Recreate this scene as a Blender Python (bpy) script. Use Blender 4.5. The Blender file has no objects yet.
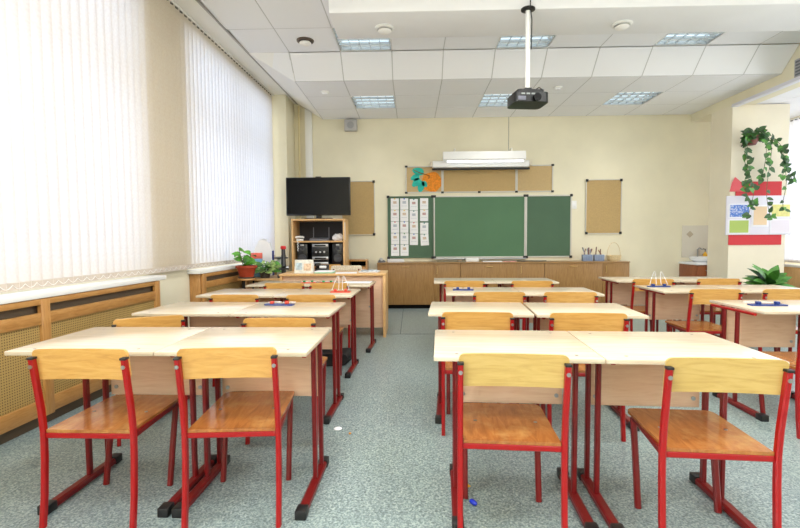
import bpy, bmesh, math, random
from mathutils import Vector, Matrix
random.seed(7)
C = bpy.context.scene.collection
PI = math.pi

# ------------------------------------------------------------------ helpers
def lin(c):
    out = []
    for v in c:
        v = v / 255.0
        out.append(v / 12.92 if v <= 0.04045 else ((v + 0.055) / 1.055) ** 2.4)
    return (out[0], out[1], out[2], 1.0)

class MB:
    """collects shapes into one mesh"""
    def __init__(self):
        self.bm = bmesh.new(); self.mi = 0
    def _tag(self, faces):
        for f in faces:
            f.material_index = self.mi
    def box(self, x0, x1, y0, y1, z0, z1, bev=0.0, M=None, seg=2):
        r = bmesh.ops.create_cube(self.bm, size=1.0)
        vs = r['verts']
        S = Matrix.Translation(((x0+x1)/2, (y0+y1)/2, (z0+z1)/2)) @ Matrix.Diagonal((x1-x0, y1-y0, z1-z0, 1))
        if M is not None: S = M @ S
        bmesh.ops.transform(self.bm, matrix=S, verts=vs)
        fs = list({f for v in vs for f in v.link_faces}); self._tag(fs)
        if bev > 0:
            es = list({e for v in vs for e in v.link_edges})
            rr = bmesh.ops.bevel(self.bm, geom=es, offset=bev, segments=seg, affect='EDGES', profile=0.5)
            self._tag(rr['faces'])
        return self
    def cyl(self, p0, p1, r, r1=None, n=16, cap=True):
        p0 = Vector(p0); p1 = Vector(p1); d = p1 - p0
        q = d.to_track_quat('Z', 'Y').to_matrix().to_4x4()
        M = Matrix.Translation((p0 + p1) / 2) @ q
        rr = bmesh.ops.create_cone(self.bm, cap_ends=cap, cap_tris=False, segments=n, radius1=r, radius2=r if r1 is None else r1, depth=d.length, matrix=M)
        self._tag({f for v in rr['verts'] for f in v.link_faces})
        return self
    def tube(self, pts, r, n=8, rx=None, up=None, closed=False):
        """swept tube; rx given -> rectangular section rx (side) by r (along normal)"""
        pts = [Vector(p) for p in pts]; rings = []
        m = len(pts)
        ref = Vector(up) if up else None
        prev = None
        for i, p in enumerate(pts):
            if closed:
                t = (pts[(i+1) % m] - pts[i-1]).normalized()
            else:
                t = ((pts[i+1] if i < m-1 else p) - (pts[i-1] if i > 0 else p)).normalized()
            if ref is not None: a = ref
            elif prev is not None: a = prev
            else: a = Vector((0, 0, 1)) if abs(t.z) < .9 else Vector((1, 0, 0))
            s = t.cross(a)
            if s.length < 1e-6: s = t.cross(Vector((1, 0.3, 0)))
            s.normalize(); b = s.cross(t).normalized(); prev = b
            ring = []
            if rx is not None:
                c = min(rx, r) * .45
                for (u, v) in ((-rx, -r+c), (-rx+c, -r), (rx-c, -r), (rx, -r+c), (rx, r-c), (rx-c, r), (-rx+c, r), (-rx, r-c)):
                    ring.append(self.bm.verts.new(p + s*u + b*v))
            else:
                for k in range(n):
                    an = 2*PI*k/n
                    ring.append(self.bm.verts.new(p + s*math.cos(an)*r + b*math.sin(an)*r))
            rings.append(ring)
        fs = []
        k = len(rings[0])
        for i in range(m if closed else m-1):
            A, B = rings[i], rings[(i+1) % m]
            for j in range(k):
                fs.append(self.bm.faces.new((A[j], A[(j+1) % k], B[(j+1) % k], B[j])))
        if not closed:
            fs.append(self.bm.faces.new(rings[0][::-1])); fs.append(self.bm.faces.new(rings[-1]))
        self._tag(fs); return self
    def lathe(self, prof, c=(0, 0, 0), n=24):
        rings = []
        for (r, z) in prof:
            rings.append([self.bm.verts.new((c[0]+max(r, 1e-4)*math.cos(2*PI*k/n), c[1]+max(r, 1e-4)*math.sin(2*PI*k/n), c[2]+z)) for k in range(n)])
        fs = []
        for A, B in zip(rings, rings[1:]):
            for j in range(n):
                fs.append(self.bm.faces.new((A[j], A[(j+1) % n], B[(j+1) % n], B[j])))
        fs.append(self.bm.faces.new(rings[0][::-1])); fs.append(self.bm.faces.new(rings[-1]))
        self._tag(fs); return self
    def prism(self, outline, d0, d1, axis='y'):
        """extrude a 2-D outline; axis y: outline is (x,z); z: (x,y); x: (y,z)"""
        def P(u, v, d):
            return {'y': (u, d, v), 'z': (u, v, d), 'x': (d, u, v)}[axis]
        A = [self.bm.verts.new(P(u, v, d0)) for u, v in outline]
        B = [self.bm.verts.new(P(u, v, d1)) for u, v in outline]
        fs = [self.bm.faces.new(A), self.bm.faces.new(B[::-1])]
        n = len(A)
        for i in range(n):
            fs.append(self.bm.faces.new((A[i], B[i], B[(i+1) % n], A[(i+1) % n])))
        self._tag(fs); return self
    def poly(self, pts):
        f = self.bm.faces.new([self.bm.verts.new(p) for p in pts]); self._tag([f]); return self
    def leaf(self, base, dirv, up, L, W, droop=.25, heart=False):
        d = Vector(dirv).normalized(); u = Vector(up)
        s = d.cross(u)
        if s.length < 1e-4: s = d.cross(Vector((1, .2, 0)))
        s.normalize(); u = s.cross(d).normalized(); b = Vector(base)
        prof = [(0, .08), (.12, .75), (.35, 1.0), (.62, .8), (.85, .4), (1, .03)] if heart else [(0, .06), (.2, .6), (.45, 1.0), (.7, .75), (.88, .35), (1, .03)]
        L3 = []
        for t, w in prof:
            c = b + d*(t*L) - u*(droop*L*t*t)
            h = u*(W*.5*w*.28)
            L3.append((self.bm.verts.new(c - s*W*.5*w + h), self.bm.verts.new(c), self.bm.verts.new(c + s*W*.5*w + h)))
        fs = []
        for A, B in zip(L3, L3[1:]):
            fs.append(self.bm.faces.new((A[0], A[1], B[1], B[0]))); fs.append(self.bm.faces.new((A[1], A[2], B[2], B[1])))
        self._tag(fs); return self
    def build(self, name, mats, parent=None, loc=(0, 0, 0), rot=(0, 0, 0), smooth=True, wn=True):
        bmesh.ops.recalc_face_normals(self.bm, faces=self.bm.faces[:])
        me = bpy.data.meshes.new(name); self.bm.to_mesh(me); self.bm.free()
        for m in (mats if isinstance(mats, (list, tuple)) else [mats]): me.materials.append(m)
        if smooth:
            for p in me.polygons: p.use_smooth = True
            try: me.set_sharp_from_angle(angle=math.radians(35))
            except Exception: pass
        o = bpy.data.objects.new(name, me); C.objects.link(o)
        o.location = loc; o.rotation_euler = rot
        if parent is not None: o.parent = parent
        return o

def tag(o, label, cat, group=None, kind=None):
    if label: o['label'] = label
    if cat: o['category'] = cat
    if group: o['group'] = group
    if kind: o['kind'] = kind
    return o
def empty(name, loc, rz=0, label=None, cat=None, group=None):
    o = bpy.data.objects.new(name, None); C.objects.link(o)
    o.empty_display_size = .1
    o.location = loc; o.rotation_euler = (0, 0, rz)
    return tag(o, label, cat, group)
def copy_tree(o, parent=None):
    c = o.copy(); C.objects.link(c)
    if parent is not None: c.parent = parent
    for ch in list(o.children): copy_tree(ch, c)
    return c
def struct(o):
    o['kind'] = 'structure'; return o
def rrect(x0, x1, y0, y1, r, n=5, corners=(1, 1, 1, 1)):
    pts = []
    for (cx, cy, a0, on) in ((x1-r, y0+r, -90, corners[1]), (x1-r, y1-r, 0, corners[2]), (x0+r, y1-r, 90, corners[3]), (x0+r, y0+r, 180, corners[0])):
        if not on:
            sx = r if cx == x1-r else -r; sy = -r if cy == y0+r else r
            pts.append((cx+sx, cy+sy)); continue
        for k in range(n+1):
            a = math.radians(a0 + 90*k/n); pts.append((cx+r*math.cos(a), cy+r*math.sin(a)))
    return pts

# ------------------------------------------------------------------ materials
def newmat(name):
    m = bpy.data.materials.new(name); m.use_nodes = True
    nt = m.node_tree; b = nt.nodes['Principled BSDF']
    return m, nt, b
def N(nt, t, **kw):
    n = nt.nodes.new(t)
    for k, v in kw.items():
        if k in n.inputs: n.inputs[k].default_value = v
        else: setattr(n, k, v)
    return n
def ramp(nt, fac, stops):
    r = nt.nodes.new('ShaderNodeValToRGB')
    e = r.color_ramp.elements
    while len(e) < len(stops): e.new(.5)
    for el, (p, c) in zip(e, stops): el.position = p; el.color = lin(c)
    nt.links.new(fac, r.inputs[0]); return r
def plain(name, col, rough=.5, metal=0.0, spec=.5, var=0.0, scale=8.0, coat=0.0, bump=0.0, bscale=200.0):
    m, nt, b = newmat(name)
    b.inputs['Base Color'].default_value = lin(col)
    b.inputs['Roughness'].default_value = rough; b.inputs['Metallic'].default_value = metal
    b.inputs['Specular IOR Level'].default_value = spec
    b.inputs['Coat Weight'].default_value = coat; b.inputs['Coat Roughness'].default_value = .12
    tc = N(nt, 'ShaderNodeTexCoord')
    if var > 0:
        n = N(nt, 'ShaderNodeTexNoise', Scale=scale, Detail=4.0)
        nt.links.new(tc.outputs['Object'], n.inputs['Vector'])
        lo = [max(0, v*(1-var)) for v in col]; hi = [min(255, v*(1+var*.6)) for v in col]
        r = ramp(nt, n.outputs['Fac'], [(.3, lo), (.7, hi)])
        nt.links.new(r.outputs[0], b.inputs['Base Color'])
    if bump > 0:
        n2 = N(nt, 'ShaderNodeTexNoise', Scale=bscale, Detail=3.0)
        nt.links.new(tc.outputs['Object'], n2.inputs['Vector'])
        bp = N(nt, 'ShaderNodeBump', Strength=bump, Distance=.002)
        nt.links.new(n2.outputs['Fac'], bp.inputs['Height']); nt.links.new(bp.outputs[0], b.inputs['Normal'])
    return m
def wood(name, cols, stretch=(1, 1, 1), scale=6.0, rough=.4, coat=0.0, spec=.5, dist=1.5, blotch=0.0, blotchcol=None):
    """streaky grain: noise stretched along one axis; each object gets its own offset"""
    m, nt, b = newmat(name)
    tc = N(nt, 'ShaderNodeTexCoord'); oi = N(nt, 'ShaderNodeObjectInfo')
    sc = N(nt, 'ShaderNodeVectorMath', operation='SCALE'); sc.inputs[0].default_value = (17, 31, 23)
    nt.links.new(oi.outputs['Random'], sc.inputs['Scale'])
    ad = N(nt, 'ShaderNodeVectorMath', operation='ADD')
    nt.links.new(tc.outputs['Object'], ad.inputs[0]); nt.links.new(sc.outputs[0], ad.inputs[1])
    mp = N(nt, 'ShaderNodeMapping'); mp.inputs['Scale'].default_value = stretch
    nt.links.new(ad.outputs[0], mp.inputs['Vector'])
    n = N(nt, 'ShaderNodeTexNoise', Scale=scale, Detail=6.0, Roughness=.6, Distortion=dist)
    nt.links.new(mp.outputs[0], n.inputs['Vector'])
    k = len(cols)
    r = ramp(nt, n.outputs['Fac'], [(.28 + .44*i/(k-1), c) for i, c in enumerate(cols)])
    out = r.outputs[0]
    if blotch > 0:
        n2 = N(nt, 'ShaderNodeTexNoise', Scale=7.0, Detail=5.0, Roughness=.65)
        nt.links.new(ad.outputs[0], n2.inputs['Vector'])
        r2 = ramp(nt, n2.outputs['Fac'], [(.5, (0, 0, 0)), (.72, (255, 255, 255))])
        mu = N(nt, 'ShaderNodeMath', operation='MULTIPLY'); mu.inputs[1].default_value = blotch
        nt.links.new(r2.outputs[0], mu.inputs[0])
        mx = N(nt, 'ShaderNodeMixRGB'); mx.inputs[2].default_value = lin(blotchcol)
        nt.links.new(mu.outputs[0], mx.inputs[0]); nt.links.new(out, mx.inputs[1]); out = mx.outputs[0]
    nt.links.new(out, b.inputs['Base Color'])
    b.inputs['Roughness'].default_value = rough; b.inputs['Coat Weight'].default_value = coat
    b.inputs['Coat Roughness'].default_value = .15; b.inputs['Specular IOR Level'].default_value = spec
    return m
def glow(name, col, strength):
    m, nt, b = newmat(name)
    b.inputs['Base Color'].default_value = lin(col)
    b.inputs['Emission Color'].default_value = lin(col); b.inputs['Emission Strength'].default_value = strength
    return m

M = {}
M['wall'] = plain('wall_paint', (233, 226, 201), .75, spec=.25, var=.02, scale=2.5, bump=.15, bscale=60)
M['column'] = plain('column_paint', (233, 225, 204), .75, spec=.25, var=.02, scale=2.5)
M['white'] = plain('white_paint', (236, 236, 234), .5)
M['soffit'] = plain('soffit_paint', (243, 241, 238), .8, spec=.2)
M['tile'] = plain('ceiling_tile', (243, 243, 246), .9, spec=.15, bump=.3, bscale=300)
M['tbar'] = plain('ceiling_grid', (198, 198, 198), .6)
M['slab'] = plain('beam_board', (238, 238, 240), .85, spec=.2, var=.015, scale=1.5)
M['laminate'] = wood('table_laminate', [(200, 184, 158), (210, 196, 172), (216, 203, 181)], (1.2, 14, 14), 3.0, .22, .25, .5, .8)
M['panelwood'] = wood('panel_beech', [(220, 178, 146), (230, 192, 162), (236, 202, 172)], (1.5, 12, 16), 4.0, .4, 0, .4, .8)
M['ply'] = wood('birch_plywood', [(192, 140, 70), (208, 158, 84), (218, 172, 102)], (1.6, 6, 12), 3.2, .32, .3, .5, 1.6)
M['ply2'] = wood('birch_plywood_pale', [(184, 150, 82), (198, 166, 96), (206, 176, 108)], (1.6, 6, 12), 3.2, .32, .3, .5, 1.6)
M['seat'] = wood('worn_seat_plywood', [(136, 76, 30), (160, 96, 42), (180, 116, 56)], (9, 1.6, 6), 3.0, .26, .4, .5, 1.4, .55, (204, 158, 92))
M['edge'] = plain('plywood_edge', (214, 176, 116), .5, var=.1, scale=60)
M['red'] = plain('red_enamel', (158, 14, 17), .32, spec=.4, coat=.1)
M['darkred'] = plain('dark_red_enamel', (112, 15, 17), .34, spec=.4, coat=.1)
M['black'] = plain('black_plastic', (22, 22, 24), .45)
M['satin'] = plain('satin_black', (20, 21, 23), .3)
M['steel'] = plain('steel', (176, 178, 182), .3, 1.0)
M['alu'] = plain('aluminium', (196, 198, 202), .38, .85)
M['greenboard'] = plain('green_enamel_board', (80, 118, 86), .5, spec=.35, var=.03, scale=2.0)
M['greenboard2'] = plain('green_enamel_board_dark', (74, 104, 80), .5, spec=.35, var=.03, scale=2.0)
M['paleframe'] = plain('pale_board_frame', (206, 204, 196), .4)
M['cork'] = plain('cork', (190, 162, 114), .9, spec=.15, var=.05, scale=90)
M['cork2'] = plain('cork_pale', (196, 170, 126), .9, spec=.15, var=.05, scale=90)
M['oak'] = wood('cabinet_oak', [(132, 96, 50), (154, 115, 66), (168, 128, 78)], (16, 16, 1.3), 5.0, .42, 0, .4, .9)
M['oaktop'] = wood('cabinet_top', [(150, 112, 66), (168, 130, 82)], (1.5, 14, 14), 5.0, .35, .1)
M['beech'] = wood('beech_board', [(206, 160, 104), (218, 174, 118), (226, 186, 134)], (14, 14, 1.5), 4.0, .38, .1, .4, .8)
M['pine'] = wood('varnished_pine', [(162, 112, 58), (182, 132, 74), (192, 146, 88)], (2, 2, 12), 4.0, .35, .2, .5, 1.2)
M['pinev'] = wood('varnished_pine_upright', [(162, 112, 58), (182, 132, 74), (192, 146, 88)], (12, 12, 1.5), 4.0, .35, .2, .5, 1.2)
M['cherry'] = wood('cherry_wood', [(120, 62, 30), (142, 78, 40), (156, 90, 48)], (12, 12, 1.5), 4.0, .4, .1)
M['paper'] = plain('paper', (238, 238, 240), .8, spec=.2)
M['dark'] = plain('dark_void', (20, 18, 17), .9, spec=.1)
M['glassblk'] = plain('tv_glass', (7, 7, 9), .2, spec=.18)
M['bezel'] = plain('tv_bezel', (16, 16, 17), .25)
M['terracotta'] = plain('terracotta', (168, 62, 34), .5, var=.06, scale=20)
M['soil'] = plain('soil', (52, 38, 28), .95)
M['leafa'] = plain('leaf_dark', (44, 84, 36), .45, var=.35, scale=14)
M['leafb'] = plain('leaf_mid', (74, 132, 48), .45, var=.3, scale=14)
M['leafc'] = plain('leaf_bright', (92, 158, 50), .45, var=.25, scale=12)
M['leafv'] = plain('leaf_variegated', (158, 186, 112), .5, var=.5, scale=30)
M['stem'] = plain('stem', (84, 92, 46), .6)
M['redboard'] = plain('red_board', (200, 40, 48), .6)
M['pink'] = plain('pink_board', (226, 92, 100), .6)
M['lilac'] = plain('pale_lilac_board', (222, 220, 232), .6)
M['blueplastic'] = plain('blue_plastic', (40, 62, 128), .35)
M['redplastic'] = plain('red_plastic', (212, 72, 54), .35)
M['greenplastic'] = plain('green_plastic', (32, 140, 84), .35)
M['wire'] = plain('white_wire', (232, 232, 235), .35)
M['yellow'] = plain('yellow_plastic', (232, 178, 42), .35)
M['ceramic'] = plain('white_ceramic', (238, 240, 244), .15, coat=.4)
M['bluegrey'] = plain('blue_grey_plastic', (136, 152, 178), .5)
M['lavender'] = plain('lavender_trim', (224, 224, 234), .5)

def floor_mat():
    m, nt, b = newmat('speckled_linoleum')
    tc = N(nt, 'ShaderNodeTexCoord')
    n1 = N(nt, 'ShaderNodeTexNoise', Scale=95.0, Detail=2.0, Roughness=.7)
    n2 = N(nt, 'ShaderNodeTexVoronoi', Scale=150.0)
    n3 = N(nt, 'ShaderNodeTexNoise', Scale=.8, Detail=3.0)
    for n in (n1, n2, n3): nt.links.new(tc.outputs['Object'], n.inputs['Vector'])
    r1 = ramp(nt, n1.outputs['Fac'], [(.36, (84, 96, 102)), (.5, (142, 154, 157)), (.64, (202, 208, 208))])
    r2 = ramp(nt, n2.outputs['Color'], [(.15, (98, 112, 118)), (.5, (148, 162, 162)), (.85, (212, 218, 214))])
    mx = N(nt, 'ShaderNodeMixRGB'); mx.inputs[0].default_value = .5
    nt.links.new(r1.outputs[0], mx.inputs[1]); nt.links.new(r2.outputs[0], mx.inputs[2])
    r3 = ramp(nt, n3.outputs['Fac'], [(.3, (220, 228, 230)), (.7, (228, 240, 231))])
    mu = N(nt, 'ShaderNodeMixRGB', blend_type='MULTIPLY'); mu.inputs[0].default_value = 1
    nt.links.new(mx.outputs[0], mu.inputs[1]); nt.links.new(r3.outputs[0], mu.inputs[2])
    nt.links.new(mu.outputs[0], b.inputs['Base Color'])
    b.inputs['Roughness'].default_value = .33; b.inputs['Specular IOR Level'].default_value = .5
    return m
M['floor'] = floor_mat()

def mesh_mat():
    """woven cane lattice: small holes in a grid, on the y-z plane"""
    m, nt, b = newmat('woven_cane')
    tc = N(nt, 'ShaderNodeTexCoord'); sp = N(nt, 'ShaderNodeSeparateXYZ')
    nt.links.new(tc.outputs['Object'], sp.inputs[0])
    def wavef(sock, k):
        a = N(nt, 'ShaderNodeMath', operation='MULTIPLY'); a.inputs[1].default_value = k
        s = N(nt, 'ShaderNodeMath', operation='SINE')
        nt.links.new(sock, a.inputs[0]); nt.links.new(a.outputs[0], s.inputs[0]); return s.outputs[0]
    mu = N(nt, 'ShaderNodeMath', operation='MINIMUM')
    nt.links.new(wavef(sp.outputs['Y'], 2*PI/.015), mu.inputs[0]); nt.links.new(wavef(sp.outputs['Z'], 2*PI/.015), mu.inputs[1])
    r = ramp(nt, mu.outputs[0], [(0.05, (174, 144, 86)), (.35, (92, 68, 32))])
    nt.links.new(r.outputs[0], b.inputs['Base Color']); b.inputs['Roughness'].default_value = .6
    return m
M['cane'] = mesh_mat()

def blind_mat():
    m, nt, b = newmat('blind_fabric')
    out = nt.nodes['Material Output']
    d = N(nt, 'ShaderNodeBsdfDiffuse'); d.inputs[0].default_value = lin((236, 222, 196))
    t = N(nt, 'ShaderNodeBsdfTranslucent'); t.inputs[0].default_value = lin((222, 234, 255))
    tr = N(nt, 'ShaderNodeBsdfTransparent'); tr.inputs[0].default_value = lin((250, 250, 250))
    tc = N(nt, 'ShaderNodeTexCoord')
    n = N(nt, 'ShaderNodeTexNoise', Scale=60.0, Detail=2.0)
    nt.links.new(tc.outputs['Object'], n.inputs['Vector'])
    r = ramp(nt, n.outputs['Fac'], [(.3, (236, 212, 178)), (.7, (247, 229, 200))])
    nt.links.new(r.outputs[0], d.inputs[0])
    a = N(nt, 'ShaderNodeMixShader'); a.inputs[0].default_value = .5
    nt.links.new(d.outputs[0], a.inputs[1]); nt.links.new(t.outputs[0], a.inputs[2])
    c = N(nt, 'ShaderNodeMixShader'); c.inputs[0].default_value = .03
    nt.links.new(a.outputs[0], c.inputs[1]); nt.links.new(tr.outputs[0], c.inputs[2])
    nt.links.new(c.outputs[0], out.inputs[0])
    return m
M['blind'] = blind_mat()
M['blindhem'] = plain('blind_hem', (196, 184, 172), .7)
def glass_mat():
    m, nt, b = newmat('window_glass')
    out = nt.nodes['Material Output']
    g = N(nt, 'ShaderNodeBsdfGlossy'); g.inputs['Roughness'].default_value = .02
    t = N(nt, 'ShaderNodeBsdfTransparent')
    mx = N(nt, 'ShaderNodeMixShader'); mx.inputs[0].default_value = .06
    nt.links.new(t.outputs[0], mx.inputs[1]); nt.links.new(g.outputs[0], mx.inputs[2]); nt.links.new(mx.outputs[0], out.inputs[0])
    return m
M['glass'] = glass_mat()
M['tube'] = glow('lamp_tube', (222, 240, 252), 1.2)
M['tubeboard'] = glow('board_lamp_tube', (245, 248, 255), 2.0)
M['louver'] = plain('louver_aluminium', (208, 213, 215), .25, .4)

# ------------------------------------------------------------------ room
ZH, ZL, ZB = 3.275, 3.02, 2.9          # high ceiling, low ceiling, side beam underside
YS0, YS1, YW, YR = 5.469, 5.724, 7.5, -2.6   # slope start, slope end, back wall, rear wall
XR = 4.43                               # face of the long beam on the right
XO = 5.9                                # outer right wall
TH = .035; P0 = Vector((-2.38, 0, 0))   # left wall leans a little against the desk rows
LROT = (0, 0, -TH)
def LW(u, v, z=0.0):
    return Vector((P0.x + u*math.sin(TH) + v*math.cos(TH), u*math.cos(TH) - v*math.sin(TH), z))

struct(MB().box(-3.2, 6.4, YR-.2, YW+.3, -.12, 0).build('floor', M['floor'], smooth=False))
mb = MB(); mb.box(-.14, -.132, 5.2, YW-.4, 0, .0012); mb.box(-.9, 3.3, 5.196, 5.204, 0, .0012)
struct(mb.build('floor_trim_1', plain('floor_seam', (96, 112, 112), .6), smooth=False))

# left wall in its own frame (x = into the room, y = along the wall)
U0, U1, U2, U3 = .55, 3.83, 4.50, 6.98      # window edges along the wall
mb = MB()
mb.box(-.36, 0, -2.9, 8.2, 0, .79); mb.box(-.36, 0, -2.9, 8.2, 3.14, 3.5)
mb.box(-.36, 0, -2.9, -2.3, .79, 3.14); mb.box(-.36, 0, .1, U0, .79, 3.14); mb.box(-.36, 0, U1, U2, .79, 3.14); mb.box(-.36, 0, U3, 8.2, .79, 3.14)
struct(mb.build('wall_left', M['wall'], loc=P0, rot=LROT, smooth=False))
struct(MB().box(-3.0, 6.4, YW, YW+.25, 0, 3.5).build('wall_back', M['wall'], smooth=False))
struct(MB().box(-3.2, 6.4, YR-.2, YR, 0, 3.5).build('wall_rear', M['wall'], smooth=False))
# corner column beside the blinds
a = LW(7.02, .0); mb = MB(); mb.box(a.x-.02, a.x+.245, 7.02, YW-.001, 0, ZH-.002)
struct(mb.build('wall_corner', M['wall'], smooth=False))

# windows of the left wall
def window(name, u0, u1, z0, z1, sill0, sill1, nv):
    mb = MB(); f = .06
    mb.box(-.24, -.17, u0, u1, z0, z0+f); mb.box(-.24, -.17, u0, u1, z1-f, z1)
    n = nv
    for i in range(n+1):
        u = u0 + (u1-u0-f)*i/n; mb.box(-.24, -.17, u, u+f, z0+f, z1-f)
    mb.box(-.24, -.17, u0+f, u1-f, 2.36, 2.46)
    w = struct(mb.build(name, M['white'], loc=P0, rot=LROT, smooth=False))
    MB().box(-.212, -.206, u0+.02, u1-.02, z0+.02, z1-.02).build('pane', M['glass'], w, smooth=False)
    MB().box(-.169, .145, sill0, sill1, .752, .789, .006).build('sill', M['white'], w)
    return w
window('window_1', U0, U1, .79, 3.14, U0-.05, U1+.05, 3)
window('window_fill', -2.3, .1, .79, 3.14, -2.35, .15, 2)  # unseen window behind the camera, added to let in fill light
window('window_2', U2, U3, .79, 3.14, U2-.02, U3+.03, 2)

# right wing: outer wall with a window, its own dropped ceiling, the long beam and the column
mb = MB()
mb.box(XO, XO+.3, YR, YW, 0, .66); mb.box(XO, XO+.3, YR, YW, 2.86, 3.5)
mb.box(XO, XO+.3, YR, 2.2, .66, 2.86); mb.box(XO, XO+.3, 7.42, YW, .66, 2.86)
struct(mb.build('wall_right', M['wall'], smooth=False))
mb = MB(); f = .06
mb.box(XO+.14, XO+.2, 2.2, 7.42, .66, .66+f); mb.box(XO+.14, XO+.2, 2.2, 7.42, 2.86-f, 2.86)
for i in range(5):
    y = 2.2 + (5.22-f)*i/4; mb.box(XO+.14, XO+.2, y, y+f, .72, 2.8)
w3 = struct(mb.build('window_3', M['white'], smooth=False))
MB().box(XO+.165, XO+.171, 2.22, 7.4, .68, 2.84).build('pane', M['glass'], w3, smooth=False)
MB().box(XO-.16, XO+.139, 2.2, 7.42, .62, .655, .006).build('sill', M['white'], w3)
mb = MB(); mb.box(XR, XR+.3, YR, YW-.001, ZB, 3.5)
struct(mb.build('wall_beam', M['wall'], smooth=False))
mb = MB(); mb.box(XR-.002, 5.2, 6.55, 7.0, 0, ZB-.0005)
struct(mb.build('wall_column', M['column'], smooth=False))
# ceiling of the wing
mb = MB()
for i in range(3):
    for j in range(16):
        x0 = XR+.02+.6*i; y1 = YW - .6*j
        mb.mi = 0; mb.box(x0+.003, min(x0+.597, XO-.001), max(y1-.597, YR), y1-.003, ZB+.012, ZB+.03)
mb.mi = 1; mb.box(XR+.02, XO-.001, YR, YW-.002, ZB+.031, ZB+.04)
mb.mi = 0
struct(mb.build('ceiling_right', [M['tile'], M['tbar']], smooth=False))
mb = MB(); mb.box(XR-.018, XR-.001, YR, 6.548, ZB-.028, ZB+.004, .004); mb.box(XR-.03, XR+.06, YR, 6.548, ZB-.036, ZB-.028, .002)
struct(mb.build('trim_1', M['lavender']))

# main ceiling: tiles laid on a grid, lamps sit in empty cells
GX0 = -.82
LAMPS_H = [(0, 0), (3, 0), (6, 0)]; LAMPS_L = [(0, 1), (3, 1), (6, 1)]
def xleft(y): return LW(y, .285).x
mb = MB(); g = .006
cols = list(range(-2, 9))
def cellx(k, y):
    return max(GX0+.6*k, xleft(y)), min(GX0+.6*(k+1), XR)
for j in range(14):
    y1 = YS0-.6*j; y0 = y1-.6
    for k in cols:
        xa, xb = cellx(k, y1)
        if xb-xa < .03 or (k, j) in LAMPS_H: continue
        mb.box(xa+g, xb-g, y0+g, y1-g, ZH, ZH+.02)
for k in cols:
    xa, xb = cellx(k, YS0)
    if xb-xa < .03: continue
    if k == -2:
        mb.poly([(xa+g, YS0+g, ZH), (xb-g, YS0+g, ZH), (xb-g, YS1-g, ZL)])
        continue
    mb.poly([(xa+g, YS0+g, ZH-g*.9), (xb-g, YS0+g, ZH-g*.9), (xb-g, YS1-g, ZL+g*.9), (xa+g, YS1-g, ZL+g*.9)])
for j in range(3):
    y0 = YS1+.6*j; y1 = min(y0+.6, YW)
    for k in cols:
        if k == -2: continue
        xa, xb = cellx(k, y0)
        if xb-xa < .03 or (k, j) in LAMPS_L: continue
        mb.box(xa+g, xb-g, y0+g, y1-g, ZL, ZL+.02)
mb.mi = 1      # grey grid behind the joints, with lamp cells left open
def grid_bars(ya, yb, z, rows, kk):
    for k in kk:
        x = max(GX0+.6*k, xleft(ya)+.004); mb.box(x-.0058, x+.0058, ya, yb, z+.0205, z+.038)
    for y in rows: mb.box(max(GX0+.6*kk[0], xleft(ya)), XR-.001, y-.0058, y+.0058, z+.0207, z+.038)
grid_bars(YR, YS0, ZH-.019, [YS0-.6*j for j in range(14)], list(range(-2, 9)))
grid_bars(YS1, YW-.002, ZL-.019, [YS1+.6*j for j in range(3)], list(range(-1, 9)))
for k in range(-1, 9):
    x = GX0+.6*k; mb.poly([(x-.012, YS0, ZH+.003), (x+.012, YS0, ZH+.003), (x+.012, YS1, ZL+.003), (x-.012, YS1, ZL+.003)])
struct(mb.build('ceiling', [M['tile'], M['tbar']], smooth=False))
# chamfer between the low ceiling and the window soffit
mb = MB(); xa = xleft(YS0); xb = xleft(YW); X1 = GX0-.6
mb.poly([(xa, YS0, ZH), (X1, YS1, ZL), (X1, YW, ZL), (xb, YW, ZH)])
mb.poly([(xa, YS0, ZH), (X1, YS1, ZL), (X1, YS0, ZH+.01)])
struct(mb.build('ceiling_chamfer', M['soffit'], smooth=False))
mb = MB(); mb.box(0.0, .285, -2.9, 8.0, ZH, ZH+.05); struct(mb.build('ceiling_soffit', M['soffit'], loc=P0, rot=LROT, smooth=False))
mb = MB(); mb.box(.277, .295, -2.6, 7.55, ZH-.012, ZH-.0005); struct(mb.build('trim_2', plain('soffit_joint', (168, 165, 160), .6), loc=P0, rot=LROT, smooth=False))
struct(MB().box(-3.2, 6.4, YR-.2, YW+.3, 3.5, 3.6).build('ceiling_roof', M['white'], smooth=False))
# beam across the room
struct(MB().box(-.74, XR-.001, 4.24, 4.79, 3.12, ZH+.1, .012).build('ceiling_beam', M['slab']))

# ------------------------------------------------------------------ ceiling lights
def make_light(loc, label):
    t = empty('ceiling_light', loc, 0, label, 'ceiling light', 'louvred ceiling lights')
    h = .298
    mb = MB()
    mb.box(-h, h, -h, h, .09, .094)
    for s in (-1, 1):
        mb.box(s*h-.003, s*h+.003, -h, h, -.002, .094); mb.box(-h, h, s*h-.003, s*h+.003, -.002, .094)
    mb.build('housing', M['white'], t, smooth=False)
    mb = MB()
    for i in range(5):
        y = -.285 + .57*i/4; mb.box(-.29, .29, y-.006, y+.006, .004, .036)
    for i in range(6):
        x = -.285 + .57*i/5; mb.box(x-.002, x+.002, -.28, .28, .012, .035)
    mb.build('louvre', M['louver'], t, smooth=False)
    for i in range(4):
        y = -.285+.57*(i+.5)/4
        MB().cyl((-.27, y, .066), (.27, y, .066), .012, n=10).build('lamp_tube', M['tube'], t)
    return t
first = None
WHERE = {0: 'above the left desk row', 3: 'above the middle of the room', 6: 'above the right desk row'}
for (k, j) in LAMPS_H:
    make_light((GX0+.6*k+.3, YS0-.3-.6*j, ZH), 'square louvred ceiling light just behind the cross beam, ' + WHERE[k])
for (k, j) in LAMPS_L:
    make_light((GX0+.6*k+.3, YS1+.3+.6*j, ZL), 'square louvred light in the lowered ceiling at the back, ' + WHERE[k])

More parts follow.
